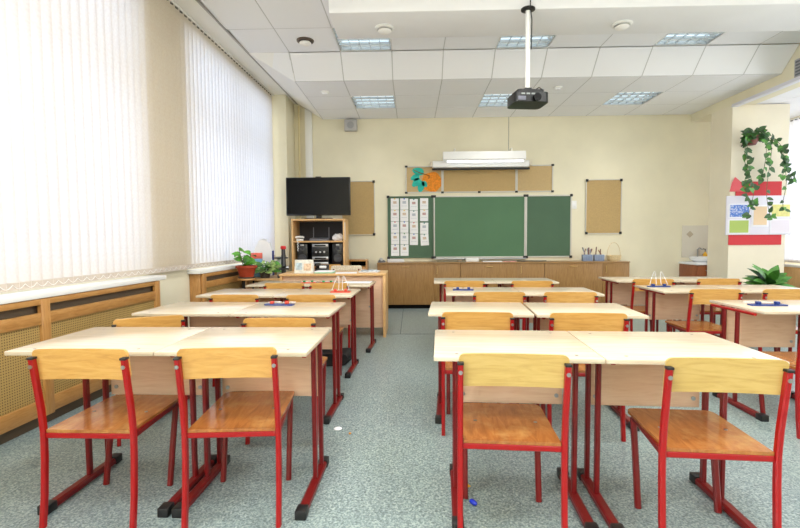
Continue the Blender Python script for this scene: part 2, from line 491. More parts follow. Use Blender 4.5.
def round_vent(x, y, z, label):
    t = empty('ceiling_vent', (x, y, z), 0, label, 'air vent', 'round ceiling vents')
    MB().lathe([(.095, -.001), (.092, -.012), (.075, -.02), (.062, -.012), (.06, -.002)]).build('collar', M['white'], t)
    MB().lathe([(.0, -.016), (.055, -.018), (.066, -.03), (.05, -.044), (.0, -.05)]).build('disc', M['soffit'], t)
    return t
round_vent(-.25, 4.55, 3.12, 'white round air vent under the beam, left of the projector')
round_vent(2.02, 4.56, 3.12, 'white round air vent under the beam, right of the projector')
t = round_vent(-1.16, 5.16, ZH, 'dark-ringed round air vent in a tile near the left windows')
t.children[0].data = t.children[0].data.copy(); t.children[0].data.materials[0] = plain('brown_ring', (92, 76, 64), .5)
def detector(x, y, label):
    t = empty('smoke_detector', (x, y, ZL), 0, label, 'smoke detector', 'smoke detectors')
    MB().lathe([(.055, -.001), (.055, -.014), (.048, -.018)]).build('base', M['white'], t)
    MB().lathe([(.036, -.018), (.038, -.034), (.022, -.042), (0, -.043)]).build('sensor', M['paper'], t)
t = empty('vent_grille', (XR-.0015, 5.2, 3.01), 0, 'grey louvred vent grille on the long beam at the upper right edge', 'vent')
MB().box(-.006, 0, -.34, .33, -.1, .1, .002).build('frame', plain('grille_frame', (168, 168, 174), .5), t)
for i in range(5): MB().box(-.016, -.0065, -.315, .305, -.085+.036*i, -.068+.036*i, .002).build('slat', plain('grille_slat', (112, 114, 120), .5), t)
detector(-1.13, 6.12, 'small white smoke detector in the lowered ceiling, near the windows')
detector(1.89, 6.07, 'small white smoke detector in the lowered ceiling, right of the projector')

# ------------------------------------------------------------------ projector
t = empty('projector', (1.045, 4.23, 3.119), .12, 'dark ceiling projector hanging on a white pole from the beam', 'projector')
MB().lathe([(.062, 0), (.062, -.012), (.03, -.02)], n=20).build('ceiling_flange', M['black'], t)
MB().cyl((0, 0, -.015), (0, 0, -.7), .021).build('pole', M['white'], t)
b = MB().prism(rrect(-.155, .155, -.125, .125, .045), -.845, -.76, 'z').build('projector_body', M['satin'], t)
MB().prism(rrect(-.12, .12, -.1, .1, .03), -.7595, -.73, 'z').build('top_cover', M['black'], b)
MB().cyl((.035, -.12, -.81), (.035, -.155, -.812), .034).build('lens', M['glassblk'], b)
mb = MB()
for i in range(4): mb.box(-.1+.045*i, -.068+.045*i, -.128, -.1255, -.785, -.772)
mb.build('connector_panel', plain('connector_grey', (150, 156, 156), .4), b, smooth=False)
MB().box(-.13, -.06, -.131, -.126, -.835, -.8, .004).build('front_badge', plain('grey_panel', (112, 114, 128), .4), b)
mb = MB(); mb.box(-.09, .09, -.05, .05, -.728, -.715, .004); mb.box(-.03, .03, -.03, .03, -.714, -.695, .004)
mb.build('mount_bracket', M['black'], t)
MB().tube([(.05, .02, -.715), (.1, -.02, -.69), (.13, -.04, -.72), (.145, -.03, -.775)], .005).build('cable_loop', M['black'], t)
MB().tube([(.02, -.005, .14), (.012, -.024, .0), (.026, -.026, -.1), (.024, -.026, -.3), (.024, -.024, -.36)], .005).build('cable', M['black'], t)

# ------------------------------------------------------------------ vertical blinds
def make_blind(name, loc, rot, u0, u1, z0, z1, label, sgn=1):
    t = bpy.data.objects.new(name, None); C.objects.link(t); t.location = loc; t.rotation_euler = rot
    tag(t, label, 'blind')
    MB().box(-.02, .02, u0-.03, u1+.03, z1+.004, z1+.022, .003).build('headrail', M['white'], t)
    n = int((u1-u0)/.08)
    proto = None
    mb = MB()
    w = .049; cx = []
    for i in range(7):
        a = -1+2*i/6; cx.append((.004*(1-a*a)*sgn, a*w))
    A = [mb.bm.verts.new((x, y, 0)) for x, y in cx]; B = [mb.bm.verts.new((x, y, z1-z0)) for x, y in cx]
    for i in range(6): mb.bm.faces.new((A[i], A[i+1], B[i+1], B[i]))
    proto = mb.build('slat', M['blind'], t)
    hem = MB().box(.0045, .007, -.042, .042, .0, .045).build('weight_pocket', M['blindhem'], proto, smooth=False)
    car = MB().box(-.008, .008, -.018, .018, z1-z0-.012, z1-z0+.003).build('carrier', plain('blind_carrier', (92, 92, 92), .5), proto, smooth=False)
    for i in range(n):
        s = proto if i == 0 else copy_tree(proto, t)
        s.location = (0, u0+.04+.08*i, z0); s.rotation_euler = (0, 0, math.radians(-11*sgn + random.uniform(-1.2, 1.2)))
    pts = []
    for i in range(n*6):
        pts.append((.014*sgn, u0+.04+.08*i/6, z0+.034-.024*math.sin(PI*((i % 6)/6))))
    MB().tube(pts, .0018, 4).build('bead_chain', M['white'], t)
    return t
make_blind('vertical_blind', P0 + Vector((math.cos(TH), -math.sin(TH), 0))*.045, LROT, .55, 7.0, .805, 3.25, 'long cream vertical blind hanging in front of the left windows')
make_blind('vertical_blind', (XO-.05, 0, 0), (0, 0, 0), 5.6, 7.45, .68, 2.86, 'cream vertical blind seen beyond the column on the right', -1)

# ------------------------------------------------------------------ radiator covers
def cover(u0, u1, posts, label, endpanel):
    t = bpy.data.objects.new('radiator_cover', None); C.objects.link(t); t.location = P0; t.rotation_euler = LROT
    tag(t, label, 'radiator cover', 'radiator covers under the left windows')
    v = .14; T = .75
    mb = MB()
    mb.box(v-.025, v, u0, u1, .715, T, .003); mb.build('top_rail', M['pine'], t)
    MB().box(v-.026, v-.001, u0, u1, .6, .668, .003).build('middle_rail', M['pine'], t)
    MB().box(v-.026, v-.001, u0, u1, .07, .16, .003).build('bottom_rail', M['pine'], t)
    for p in posts: MB().box(v-.024, v+.003, p-.032, p+.032, .06, T-.001, .003).build('upright', M['pinev'], t)
    for a, b in zip(posts, posts[1:]):
        MB().box(v-.02, v-.014, a+.032, b-.032, .16, .6).build('cane_panel', M['cane'], t, smooth=False)
    MB().box(v-.05, v-.04, u0+.01, u1-.01, .0, .714).build('shadow_backing', plain('cover_shadow', (96, 82, 66), .8), t, smooth=False)  # brown sheet with the shade inside the cover put into its colour
    if endpanel:
        MB().box(.002, v-.027, u0-.012, u0+.01, .02, T, .003).build('end_panel', M['pinev'], t)
    MB().box(.002, v-.027, u1-.012, u1+.01, .02, T, .003).build('end_panel', M['pinev'], t)
    return t
cover(.42, 3.78, [.45, 1.55, 2.63, 3.75], 'pine radiator cover with cane panels, nearer one, beside the front left desk', False)
cover(4.53, 6.9, [4.56, 5.7, 6.87], 'pine radiator cover with cane panels, farther one, behind the red flower pot', True)
t = empty('radiator_cover', (XO, 0, 0), 0, 'pale wooden radiator cover under the right-hand window beyond the column', 'radiator cover')
MB().box(-.15, -.125, 3.0, 7.4, .02, .6, .003).build('slatted_front', M['beech'], t)
MB().box(-.16, -.002, 3.0, 7.4, .6, .618, .003).build('top_board', M['beech'], t)

# ------------------------------------------------------------------ student desks
def make_desk():
    t = empty('student_desk', (0, 0, 0))
    top = MB().box(-.306, .306, -.25, .272, .622, .64, .003).build('tabletop', M['laminate'], t)
    sc = MB().lathe([(.0065, .0), (.0065, .0009), (.004, .0012)], n=10)
    s0 = sc.build('screw', plain('screw_grey', (120, 108, 96), .5), top)
    i = 0
    for x in (-.22, .22):
        for y in (-.2, .215):
            s = s0 if i == 0 else copy_tree(s0, top); s.location = (x, y, .6401); i += 1
    pn = MB().box(-.232, .232, .098, .114, .345, .6, .002).build('modesty_panel', M['panelwood'], t)
    b0 = MB().cyl((0, -.004, 0), (0, 0, 0), .009, n=12).build('bolt', M['steel'], pn)
    for i, x in enumerate((-.205, .205)):
        b = b0 if i == 0 else copy_tree(b0, pn); b.location = (x, .0975, .385)
    for s in (-1, 1):
        x = s*.243
        ft = MB().tube([(x, -.285, .016), (x, .12, .016)], .0155, rx=.019, up=(0, 0, 1)).build('foot_bar', M['darkred'], t)
        MB().box(x-.022, x+.022, -.315, -.262, .0, .037, .004).build('foot_cap', M['black'], ft)
        MB().box(x-.022, x+.022, .098, .145, .0, .037, .004).build('foot_cap', M['black'], ft)
        MB().tube([(x, -.05, .03), (x, -.05, .606)], .0135, rx=.0095, up=(0, 1, 0)).build('leg', M['darkred'], t)
        MB().tube([(x, .075, .03), (x, .075, .606)], .0135, rx=.0095, up=(0, 1, 0)).build('leg', M['darkred'], t)
        MB().tube([(x-s*.003, -.2, .6135), (x-s*.003, .21, .6135)], .008, rx=.01, up=(0, 0, 1)).build('support_rail', M['red'], t)
    return t
desk0 = make_desk()
used = [False]
def place_desk(cx, cy, yaw, shift, label, tw=.612):
    t = desk0 if not used[0] else copy_tree(desk0)
    used[0] = True
    t.location = (cx, cy, 0); t.rotation_euler = (0, 0, yaw)
    tag(t, label, 'desk', 'single student desks')
    for ch in t.children:
        if ch.name.split('.')[0] == 'tabletop': ch.location = (shift, 0, 0); ch.scale = (tw/.612, 1, 1)
    return t
DW = .612
def desk_pair(x, y, yaw, W, shifts, labels, gap=.002):
    c, s = math.cos(yaw), math.sin(yaw)
    tw = W/2 - gap
    for lx, sh, lab in zip((0, W-tw), shifts, labels):
        if lab is None: continue
        mx = lx + tw/2 - sh; my = .25
        place_desk(x + c*mx - s*my, y + s*mx + c*my, yaw, sh, lab, tw)
ROW = ['front', 'second', 'third', 'fourth']
def dl(row, i, side): return 'pale school desk, %s of the pair in %s row of %s block' % (side, ROW[i], row)
desk_pair(-1.647, 1.791, -.018, 1.232, (-.12, -.045), [dl('left', 0, 'left one'), dl('left', 0, 'right one')])
desk_pair(-1.715, 2.745, -.045, 1.226, (-.10, -.045), [dl('left', 1, 'left one'), dl('left', 1, 'right one')])
desk_pair(-1.738, 3.63, -.036, 1.26, (-.08, -.045), [dl('left', 2, 'left one'), dl('left', 2, 'right one')])
desk_pair(-1.634, 4.45, -.049, 1.228, (-.06, -.05), [dl('left', 3, 'left one'), dl('left', 3, 'right one')])
desk_pair(.08, 1.705, -.06, 1.25, (-.02, .03), [dl('centre', 0, 'left one'), dl('centre', 0, 'right one')])
desk_pair(.094, 2.709, -.085, 1.245, (0, .02), [dl('centre', 1, 'left one'), dl('centre', 1, 'right one')], .008)
desk_pair(.275, 3.689, -.057, 1.235, (0, 0), [dl('centre', 2, 'left one'), dl('centre', 2, 'right one')])
desk_pair(.226, 4.696, -.047, 1.255, (0, 0), [dl('centre', 3, 'left one'), dl('centre', 3, 'right one')])
desk_pair(2.08, 2.75, -.022, 1.26, (.09, .03), ['pale single school desk at the right edge with a blue book rest on it', None])
desk_pair(2.062, 3.80, -.02, 1.26, (.05, .02), ['pale single school desk on the right with a wire book rest at its corner', 'pale single school desk at the right edge in front of the leafy floor plant'])
desk_pair(2.10, 4.74, -.025, 1.26, (.05, .02), ['pale single school desk in the farthest right row, left one of the pair', 'pale single school desk in the farthest right row, right one of the pair'])

# ------------------------------------------------------------------ student chairs
def make_chair():
    t = empty('school_chair', (0, 0, 0))
    # backrest: slightly dished plywood
    def dish(x): return -.003 + .012*(1-(x/.19)**2)
    mb = MB(); out = rrect(-.186, .186, .566, .684, .02, 5)
    bk = mb.prism(out, -.006, .006, 'y')
    bmesh.ops.subdivide_edges(bk.bm, edges=[e for e in bk.bm.edges if abs(e.verts[0].co.x-e.verts[1].co.x) > .2], cuts=7, use_grid_fill=False)
    for v in bk.bm.verts:
        v.co.y += dish(v.co.x) - .14*(v.co.z-.625)
    back = bk.build('backrest', M['ply'], t)
    # seat
    mb = MB(); out = rrect(-.1685, .1685, .0135, .41, .035, 5, (0, 0, 1, 1))
    seat = mb.prism(out, .3577, .37, 'z').build('seat', M['seat'], t)
    r0 = MB().lathe([(.007, 0), (.007, .001), (.004, .0018)], n=10).build('rivet', M['steel'], seat)
    for i, x in enumerate((-.115, .115)):
        r = r0 if i == 0 else copy_tree(r0, seat); r.location = (x, .2, .3701)
    for s in (-1, 1):
        x = s*.18
        lg = MB().tube([(x, -.01, .0), (x, .005, .12), (x, .014, .26), (x, .016, .36), (x, .008, .45), (x, -.007, .55), (x, -.022, .65)], .0125, rx=.0098, up=(0, 1, 0)).build('rear_leg', M['red'], t)
        MB().box(x-.011, x+.011, -.0355, -.0085, .648, .657, .002).build('end_cap', M['black'], lg)
        MB().cyl((x, -.0295, .622), (x, -.0335, .622), .0075, n=12).build('bolt', M['steel'], lg)
        xf = s*.15
        MB().tube([(xf, .30, .0), (xf, .335, .18), (xf, .37, .345)], .0115, rx=.0115, up=(0, 1, 0)).build('front_leg', M['darkred'], t)
        MB().tube([(x*.97, .036, .346), (xf, .37, .346)], .0115, rx=.008, up=(0, 0, 1)).build('side_rail', M['darkred'], t)
    MB().tube([(-.17, .022, .346), (.17, .022, .346)], .0115, rx=.009, up=(0, 0, 1)).build('rear_rail', M['red'], t)
    return t
chair0 = make_chair(); cused = [False]
def place_chair(x, y, deg, label, pale=False, sc=1.0, sy=1.0, sz=1.0, group='school chairs'):
    t = chair0 if not cused[0] else copy_tree(chair0)
    cused[0] = True
    a = math.radians(deg)
    # x, y give the middle of the backrest top
    t.location = (x - .025*math.sin(a), y + .025*math.cos(a), 0); t.rotation_euler = (0, 0, a)
    t.scale = (sc, sy, sz)
    tag(t, label, 'chair', group)
    if pale:
        for ch in t.children:
            if ch.name.split('.')[0] == 'backrest':
                ch.data = ch.data.copy(); ch.data.materials[0] = M['ply2']
    return t
def cl(row, i, side): return 'red framed plywood school chair, %s at the %s row of the %s block' % (side, ROW[i], row)
place_chair(-1.226, 1.63, -1, cl('left', 0, 'left one'), sc=.97)
place_chair(-.682, 1.645, 4, cl('left', 0, 'right one'), sc=.97, sy=1.1)
place_chair(-1.40, 2.395, 26, cl('left', 1, 'left one'), sc=.9, sz=.985)
place_chair(-.695, 2.35, -1, cl('left', 1, 'right one'), sc=1.02, sz=.985)
place_chair(-1.30, 3.30, -2, cl('left', 2, 'left one'), sc=.96)
place_chair(-.732, 3.275, -2, cl('left', 2, 'right one'), sc=.97)
place_chair(-1.18, 4.19, -2, cl('left', 3, 'left one'))
place_chair(-.76, 4.175, -3, cl('left', 3, 'right one'), sc=.97)
place_chair(.345, 1.55, -4, cl('centre', 0, 'left one'), True, 1.0, .95)
place_chair(1.022, 1.49, -5, cl('centre', 0, 'right one'), True, 1.0, .94)
place_chair(.351, 2.46, -4, cl('centre', 1, 'left one'), sc=1.02)
place_chair(.929, 2.42, -4, cl('centre', 1, 'right one'), sc=1.06)
place_chair(.647, 3.40, -3, cl('centre', 2, 'left one'), sc=1.02)
place_chair(1.163, 3.38, -3, cl('centre', 2, 'right one'), sc=1.02)
place_chair(.495, 4.33, -3, cl('centre', 3, 'left one'), sc=1.02)
place_chair(1.123, 4.30, -3, cl('centre', 3, 'right one'), sc=1.02)
place_chair(2.25, 2.44, -2, 'red framed school chair cut off by the right edge, only its red post showing')
place_chair(2.309, 3.53, -2, 'red framed plywood school chair pulled out at the desk with the wire book rest')
place_chair(2.861, 3.52, -2, 'red framed plywood school chair at the right edge, in front of the leafy floor plant', sc=1.05)
place_chair(2.308, 4.43, -2, 'red framed plywood school chair at the farthest right row, left one', sc=1.03)
place_chair(2.929, 4.44, -2, 'red framed plywood school chair at the farthest right row, right one', sc=1.05)

# ------------------------------------------------------------------ book rests on the desks
def book_rest(x, y, z, deg, base, clip, open_, label, L=.17):
    t = empty('book_rest', (x, y, z+.0005), math.radians(deg), label, 'book rest', 'wire book rests')
    b = MB(); b.prism(rrect(-L/2, L/2, -.03, .03, .012, 4), 0, .008, 'z'); bo = b.build('base', base, t)
    for s in (-1, 1):
        MB().box(s*L*.26-.012, s*L*.26+.012, -.014, .016, .0082, .026, .004).build('clip', clip, bo)
        x0 = s*L*.26
        if open_:
            pts = [(x0-.028, 0, .02), (x0-.02-s*.01, .012, .075), (x0-s*.02-.006, .022, .128), (x0-s*.02, .024, .135), (x0-s*.02+.006, .022, .128), (x0+.02-s*.01, .012, .075), (x0+.028, 0, .02)]
        else:
            pts = [(x0-.03, .01, .018), (x0-.034, .06, .012), (x0-.02, .115, .006), (x0, .122, .006), (x0+.02, .115, .006), (x0+.034, .06, .012), (x0+.03, .01, .018)]
        MB().tube(pts, .0022, 6).build('wire_loop', M['wire'], t)
    return t
TZ = .64
book_rest(-.9, 3.08, TZ, -6, M['blueplastic'], M['redplastic'], False, 'blue folded book rest with red clips on the second left desk row', .2)
book_rest(-.6, 3.83, TZ, -2, M['redplastic'], M['redplastic'], True, 'red book rest with raised white wires on the third left desk row')
book_rest(-1.06, 4.66, TZ, 4, M['redplastic'], M['greenplastic'], False, 'red book rest with green clips on the fourth left desk row, left one', .15)
book_rest(-.86, 4.64, TZ, -4, M['redplastic'], M['greenplastic'], False, 'red book rest with green clips on the fourth left desk row, right one', .15)
book_rest(.44, 3.95, TZ, -4, M['blueplastic'], M['blueplastic'], False, 'dark blue folded book rest on the third centre desk row', .18)
book_rest(2.21, 4.16, TZ, -2, M['blueplastic'], M['blueplastic'], True, 'blue book rest with raised white wires on the right-hand desk', .19)
book_rest(2.28, 2.99, TZ, -3, M['blueplastic'], M['blueplastic'], False, 'blue folded book rest on the desk at the right edge', .22)
tag(MB().box(-.14, .14, -.09, .09, 0, .003).build('paper_sheet', M['paper'], loc=(-.56, 4.7, TZ+.001), rot=(0, 0, -.05), smooth=False), 'white paper sheet on the right desk of the fourth left row', 'paper')

# ------------------------------------------------------------------ teacher's desk and things on it
TX0, TX1, TY0, TY1, TT = -1.47, -.29, 5.02, 5.58, .705
t = empty('teacher_desk', ((TX0+TX1)/2, (TY0+TY1)/2, 0), 0, 'beech teacher desk facing the class behind the left desk block', 'desk')
hx = (TX1-TX0)/2; hy = (TY1-TY0)/2
MB().box(-hx, hx, -hy, hy, TT-.022, TT, .003).build('desk_top', M['beech'], t)
MB().box(-hx+.01, -hx+.032, -hy+.01, hy-.01, 0, TT-.023, .002).build('end_panel', M['beech'], t)
MB().box(hx-.032, hx-.002, -hy+.002, hy-.01, 0, TT-.023, .002).build('end_panel', M['beech'], t)
MB().box(-hx+.033, hx-.033, -hy+.05, -hy+.068, .1, TT-.023, .002).build('front_panel', M['panelwood'], t)
def sheet(name, x0, x1, y0, y1, z0, z1, m, label, cat, rz=0):
    o = MB().box(-(x1-x0)/2, (x1-x0)/2, -(y1-y0)/2, (y1-y0)/2, 0, z1-z0, min(.002, (z1-z0)*.3)).build(name, m, loc=((x0+x1)/2, (y0+y1)/2, z0+.0006), rot=(0, 0, rz))
    return tag(o, label, cat)
t = empty('desk_calendar', (-1.22, 5.14, TT+.0005), 0, 'pale standing card calendar on the teacher desk, left end', 'calendar')
MB().box(-.105, .105, -.002, .002, .0, .155, M=Matrix.Rotation(-.22, 4, 'X')).build('front_card', plain('card_pale', (226, 226, 218), .7, var=.08, scale=25), t, smooth=False)
MB().box(-.105, .105, -.002, .002, .0, .155, M=Matrix.Translation((0, .075, 0)) @ Matrix.Rotation(.22, 4, 'X')).build('rear_card', M['paper'], t, smooth=False)
MB().box(.0, .085, -.0035, -.0022, .03, .11, M=Matrix.Rotation(-.22, 4, 'X')).build('printed_picture', plain('print_peach', (232, 200, 170), .7, var=.2, scale=40), t, smooth=False)
MB().box(-.09, -.02, -.0035, -.0022, .04, .12, M=Matrix.Rotation(-.22, 4, 'X')).build('printed_picture', plain('print_blue', (186, 206, 216), .7, var=.15, scale=40), t, smooth=False)
sheet('notebook', -1.1, -.88, 5.1, 5.3, TT, TT+.012, plain('mint_cover', (150, 196, 168), .6), 'mint green notebook lying at the bottom of the small stack on the teacher desk', 'notebook', .05)
sheet('notebook', -1.09, -.89, 5.11, 5.29, TT+.0127, TT+.024, M['paper'], 'white notebook lying on the mint green one', 'notebook', -.04)
sheet('paper_sheet', -.86, -.62, 5.06, 5.26, TT, TT+.005, M['paper'], 'white paper sheets in the middle of the teacher desk', 'paper', .1)
sheet('magazine', -.6, -.38, 5.2, 5.42, TT, TT+.012, plain('magazine_white', (222, 224, 228), .4), 'pale magazine at the right end of the teacher desk, lower one', 'magazine', -.08)
sheet('magazine', -.585, -.4, 5.22, 5.4, TT+.0127, TT+.02, plain('magazine_print', (182, 190, 198), .4, var=.4, scale=22), 'grey printed magazine lying on the pale one', 'magazine', .06)
t = empty('desk_telephone', (-1.07, 5.45, TT+.0005), 0, 'black desk telephone behind the small notebook stack', 'telephone')
MB().prism([(-.09, 0), (.09, 0), (.09, .075), (-.09, .03)], -.07, .07, 'x').build('base', M['black'], t)
MB().box(-.075, -.03, -.085, .085, .06, .1, .012).build('handset', M['satin'], t)
MB().box(-.02, .06, -.07, -.045, .04, .07, .004).build('keypad', M['paper'], t)

def adult_chair(x, y, deg, label, cover):
    t = empty('wooden_chair', (x, y, 0), math.radians(deg), label, 'chair')
    MB().prism(rrect(-.19, .19, .56, .73, .03, 5), -.02, -.006, 'y').build('backrest', M['ply'], t)
    MB().prism(rrect(-.19, .19, .02, .4, .03, 5), .41, .425, 'z').build('seat', M['ply'], t)
    for s in (-1, 1):
        MB().tube([(s*.165, -.035, 0), (s*.165, .0, .4), (s*.165, .007, .70)], .012, rx=.012, up=(0, 1, 0)).build('rear_leg', M['darkred'], t)
        MB().tube([(s*.165, .385, 0), (s*.165, .36, .409)], .012, rx=.012, up=(0, 1, 0)).build('front_leg', M['darkred'], t)
    if cover:
        m, nt, bb = newmat('patterned_cloth')
        tc = N(nt, 'ShaderNodeTexCoord'); vo = N(nt, 'ShaderNodeTexVoronoi', Scale=38.0, feature='DISTANCE_TO_EDGE')
        nt.links.new(tc.outputs['Object'], vo.inputs['Vector'])
        r = ramp(nt, vo.outputs['Distance'], [(.03, (218, 200, 172)), (.12, (240, 228, 206))])
        nt.links.new(r.outputs[0], bb.inputs['Base Color']); bb.inputs['Roughness'].default_value = .75
        MB().prism(rrect(-.2, .2, .52, .742, .03, 5), -.032, .016, 'y').build('cloth_cover', m, t)
    return t
adult_chair(-.86, 6.0, 180, 'chair with a patterned beige cloth cover behind the teacher desk', True)
adult_chair(-1.2, 6.52, 186, 'plain wooden chair behind the teacher desk, left of the cloth covered one', False)

# black bag under the left desks
t = empty('school_bag', (-.69, 3.975, 0), .12, 'black school bag lying on the floor under the left desks', 'bag')
mb = MB(); mb.prism(rrect(-.16, .15, 0, .13, .05, 5), -.11, .11, 'y')
bb = mb.bm
for v in bb.verts:
    v.co.x += .03*math.sin(v.co.y*14); v.co.z *= 1-.25*abs(v.co.y)/.11*.8
o = mb.build('bag_body', plain('black_nylon', (26, 26, 29), .6, var=.3, scale=30, bump=.6, bscale=30), t)
MB().tube([(-.14, -.07, .04), (-.19, -.08, .05), (-.215, -.02, .02), (-.19, .05, .03), (-.145, .06, .05)], .008, rx=.014, up=(0, 0, 1)).build('strap', M['black'], t)

# litter on the floor
tag(MB().lathe([(0, 0), (.022, .001), (.024, .004), (.018, .008), (0, .009)], n=14).build('bottle_cap', M['paper'], loc=(-.427, 2.56, .0002)), 'white disc lying on the floor of the aisle', 'cap')
tag(MB().lathe([(0, 0), (.008, .002), (.011, .012), (.009, .03), (0, .04)], n=10).build('crayon', plain('vivid_blue', (24, 52, 190), .4), loc=(.235, 1.835, .011), rot=(PI/2, 0, .6)), 'short bright blue crayon lying on the floor under the front centre chair', 'crayon')
tag(MB().box(-.01, .01, -.014, .014, 0, .004, .001).build('paper_scrap', M['yellow'], loc=(.236, 1.965, .0003), rot=(0, 0, .5)), 'tiny yellow scrap on the floor near the blue crayon', 'scrap')
tag(MB().box(-.006, .006, -.008, .008, 0, .004, .001).build('paper_scrap', plain('orange_scrap', (222, 150, 60), .6), loc=(-.35, 2.5, .0003)), 'tiny orange scrap on the floor of the aisle', 'scrap')

# ------------------------------------------------------------------ media shelf, television, sound system
UX0, UX1, UY0, UY1, UT = -1.735, -.965, 6.6, 7.02, 1.383
t = empty('media_shelf', ((UX0+UX1)/2, (UY0+UY1)/2, 0), 0, 'tall open beech shelf unit carrying the television in the left corner', 'shelf unit')
hx = (UX1-UX0)/2; hy = (UY1-UY0)/2
MB().box(-hx, hx, -hy, hy, UT-.025, UT, .002).build('top_panel', M['beech'], t)
for s in (-1, 1): MB().box(s*(hx-.012)-.012, s*(hx-.012)+.012, -hy, hy, 0, UT-.026, .002).build('side_panel', M['beech'], t)
MB().box(-hx+.025, hx-.025, -hy+.01, hy-.012, 1.045, 1.067, .002).build('shelf', M['beech'], t)
MB().box(-hx+.025, hx-.025, -hy+.01, hy-.012, .68, .703, .002).build('shelf', M['beech'], t)
MB().box(-hx+.025, hx-.025, hy-.01, hy-.002, .02, UT-.026).build('back_panel', plain('dark_back', (46, 46, 52), .7), t, smooth=False)
for s in (-1, 1):
    d = MB().box(min(s*.003, s*(hx-.026)), max(s*.003, s*(hx-.026)), -hy+.002, -hy+.02, .06, .676, .002).build('door', M['beech'], t)
    MB().cyl((s*.04, -hy-.018, .6), (s*.04, -hy+.003, .6), .01, n=12).build('knob', M['steel'], d)
MB().box(hx-.001, hx+.004, -hy+.02, -hy+.05, 1.08, 1.33, .001).build('label_strip', M['paper'], t)

t = empty('television', (-1.365, 6.78, UT+.0005), 0, 'black flat screen television on top of the shelf unit', 'television')
MB().prism(rrect(-.2, .2, -.1, .1, .03, 5), 0, .014, 'z').build('stand_base', M['glassblk'], t)
MB().box(-.04, .04, -.015, .02, .014, .09, .005).build('stand_neck', M['bezel'], t)
bd = MB().box(-.472, .472, -.045, .012, .055, .61, .006).build('bezel', M['bezel'], t)
MB().box(-.455, .455, -.0475, -.0445, .077, .595).build('screen', M['glassblk'], bd, smooth=False)
MB().box(-.04, .04, -.02, .005, .6105, .625, .003).build('camera_bar', M['black'], t)

def speaker(x, label):
    t = empty('stereo_speaker', (x, 6.78, .7035), 0, label, 'speaker', 'stereo speakers')
    c = MB().box(-.078, .078, -.1, .1, 0, .325, .01).build('cabinet', M['satin'], t)
    for z, r in ((.11, .062), (.25, .03)):
        o = MB()
        o.lathe([(r, 0), (r, .006), (r*.8, .007), (r*.3, -.002), (0, .003)], n=24)
        o = o.build('driver', plain('driver_grey', (66, 68, 74), .35), c, loc=(0, -.101, z), rot=(PI/2, 0, 0))
    MB().box(-.025, .025, -.104, -.1005, .29, .315, .003).build('badge', M['alu'], c)
speaker(-1.6, 'black stereo speaker on the media shelf, left of the silver stereo')
speaker(-1.08, 'black stereo speaker on the media shelf, right of the silver stereo')
t = empty('stereo_system', (-1.335, 6.78, .7035), 0, 'silver and black stereo system between the two speakers', 'stereo')
MB().box(-.125, .125, -.1, .1, 0, .335, .008).build('case', M['satin'], t)
for i, z in enumerate((.03, .11, .2, .295)):
    f = MB().box(-.118, .118, -.106, -.1005, z-.022, z+.022, .004).build('front_plate', M['alu'] if i != 2 else M['satin'], t)
    if i in (0, 2):
        for x in (-.06, 0, .06): MB().cyl((x, -.118, z), (x, -.1065, z), .014 if i == 2 else .009, n=14).build('knob', M['alu'], f)
    else:
        MB().box(-.08, .08, -.109, -.1065, z-.01, z+.01).build('display', M['glassblk'], f, smooth=False)
t = empty('wifi_router', (-1.345, 6.74, 1.0675), 0, 'dark router with two raised antennas on the upper shelf', 'router')
MB().prism([(-.09, 0), (.09, 0), (.09, .045), (-.09, .03)], -.14, .14, 'x').build('case', plain('router_grey', (104, 106, 116), .35), t)
for x in (-.115, .115): MB().tube([(x, .08, .03), (x, .088, .2)], .006, 8).build('antenna', plain('antenna_grey', (130, 130, 138), .4), t)
t = empty('wall_telephone', (-1.63, 6.67, 1.0675), .3, 'white telephone handset on the upper shelf with its cord hanging down', 'telephone')
MB().box(-.05, .05, -.03, .04, 0, .03, .008).build('base', M['white'], t)
MB().tube([(-.06, 0, .045), (-.045, 0, .058), (.045, 0, .058), (.06, 0, .045)], .014, 10).build('handset', M['white'], t)
pts = [(-.03, -.04, .03)] + [(-.035+.007*math.cos(i*1.9), -.105+.007*math.sin(i*1.9), .01-.012*i) for i in range(14)]
MB().tube(pts, .006, 6).build('cord', M['white'], t)
mb = MB(); r = bmesh.ops.create_icosphere(mb.bm, subdivisions=3, radius=.08)
rr = random.Random(3)
for v in mb.bm.verts:
    k = 1+.16*math.sin(v.co.x*90+v.co.z*70)*math.cos(v.co.y*80); v.co *= k
    v.co.z = max(v.co.z*.7+.045, 0)
tag(mb.build('plastic_bag', M['paper'], loc=(-1.08, 6.73, 1.068)), 'crumpled white bag on the upper shelf right of the router', 'bag')

t = empty('bedside_cabinet', (-.84, 7.2, 0), 0, 'small wooden cabinet with an open slot against the back wall right of the media shelf', 'cabinet')
MB().box(-.15, .15, -.14, .14, .745, .77, .002).build('top', M['pinev'], t)
for s in (-1, 1): MB().box(s*.139-.011, s*.139+.011, -.14, .14, 0, .744, .002).build('side_panel', M['pinev'], t)
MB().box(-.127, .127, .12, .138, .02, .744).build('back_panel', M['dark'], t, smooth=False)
MB().box(-.127, .127, -.13, .119, .65, .668).build('shelf', M['pinev'], t, smooth=False)
d = MB().box(-.126, .126, -.139, -.12, .03, .648, .002).build('door', M['pinev'], t)
MB().cyl((.09, -.155, .5), (.09, -.138, .5), .009, n=12).build('knob', M['steel'], d)

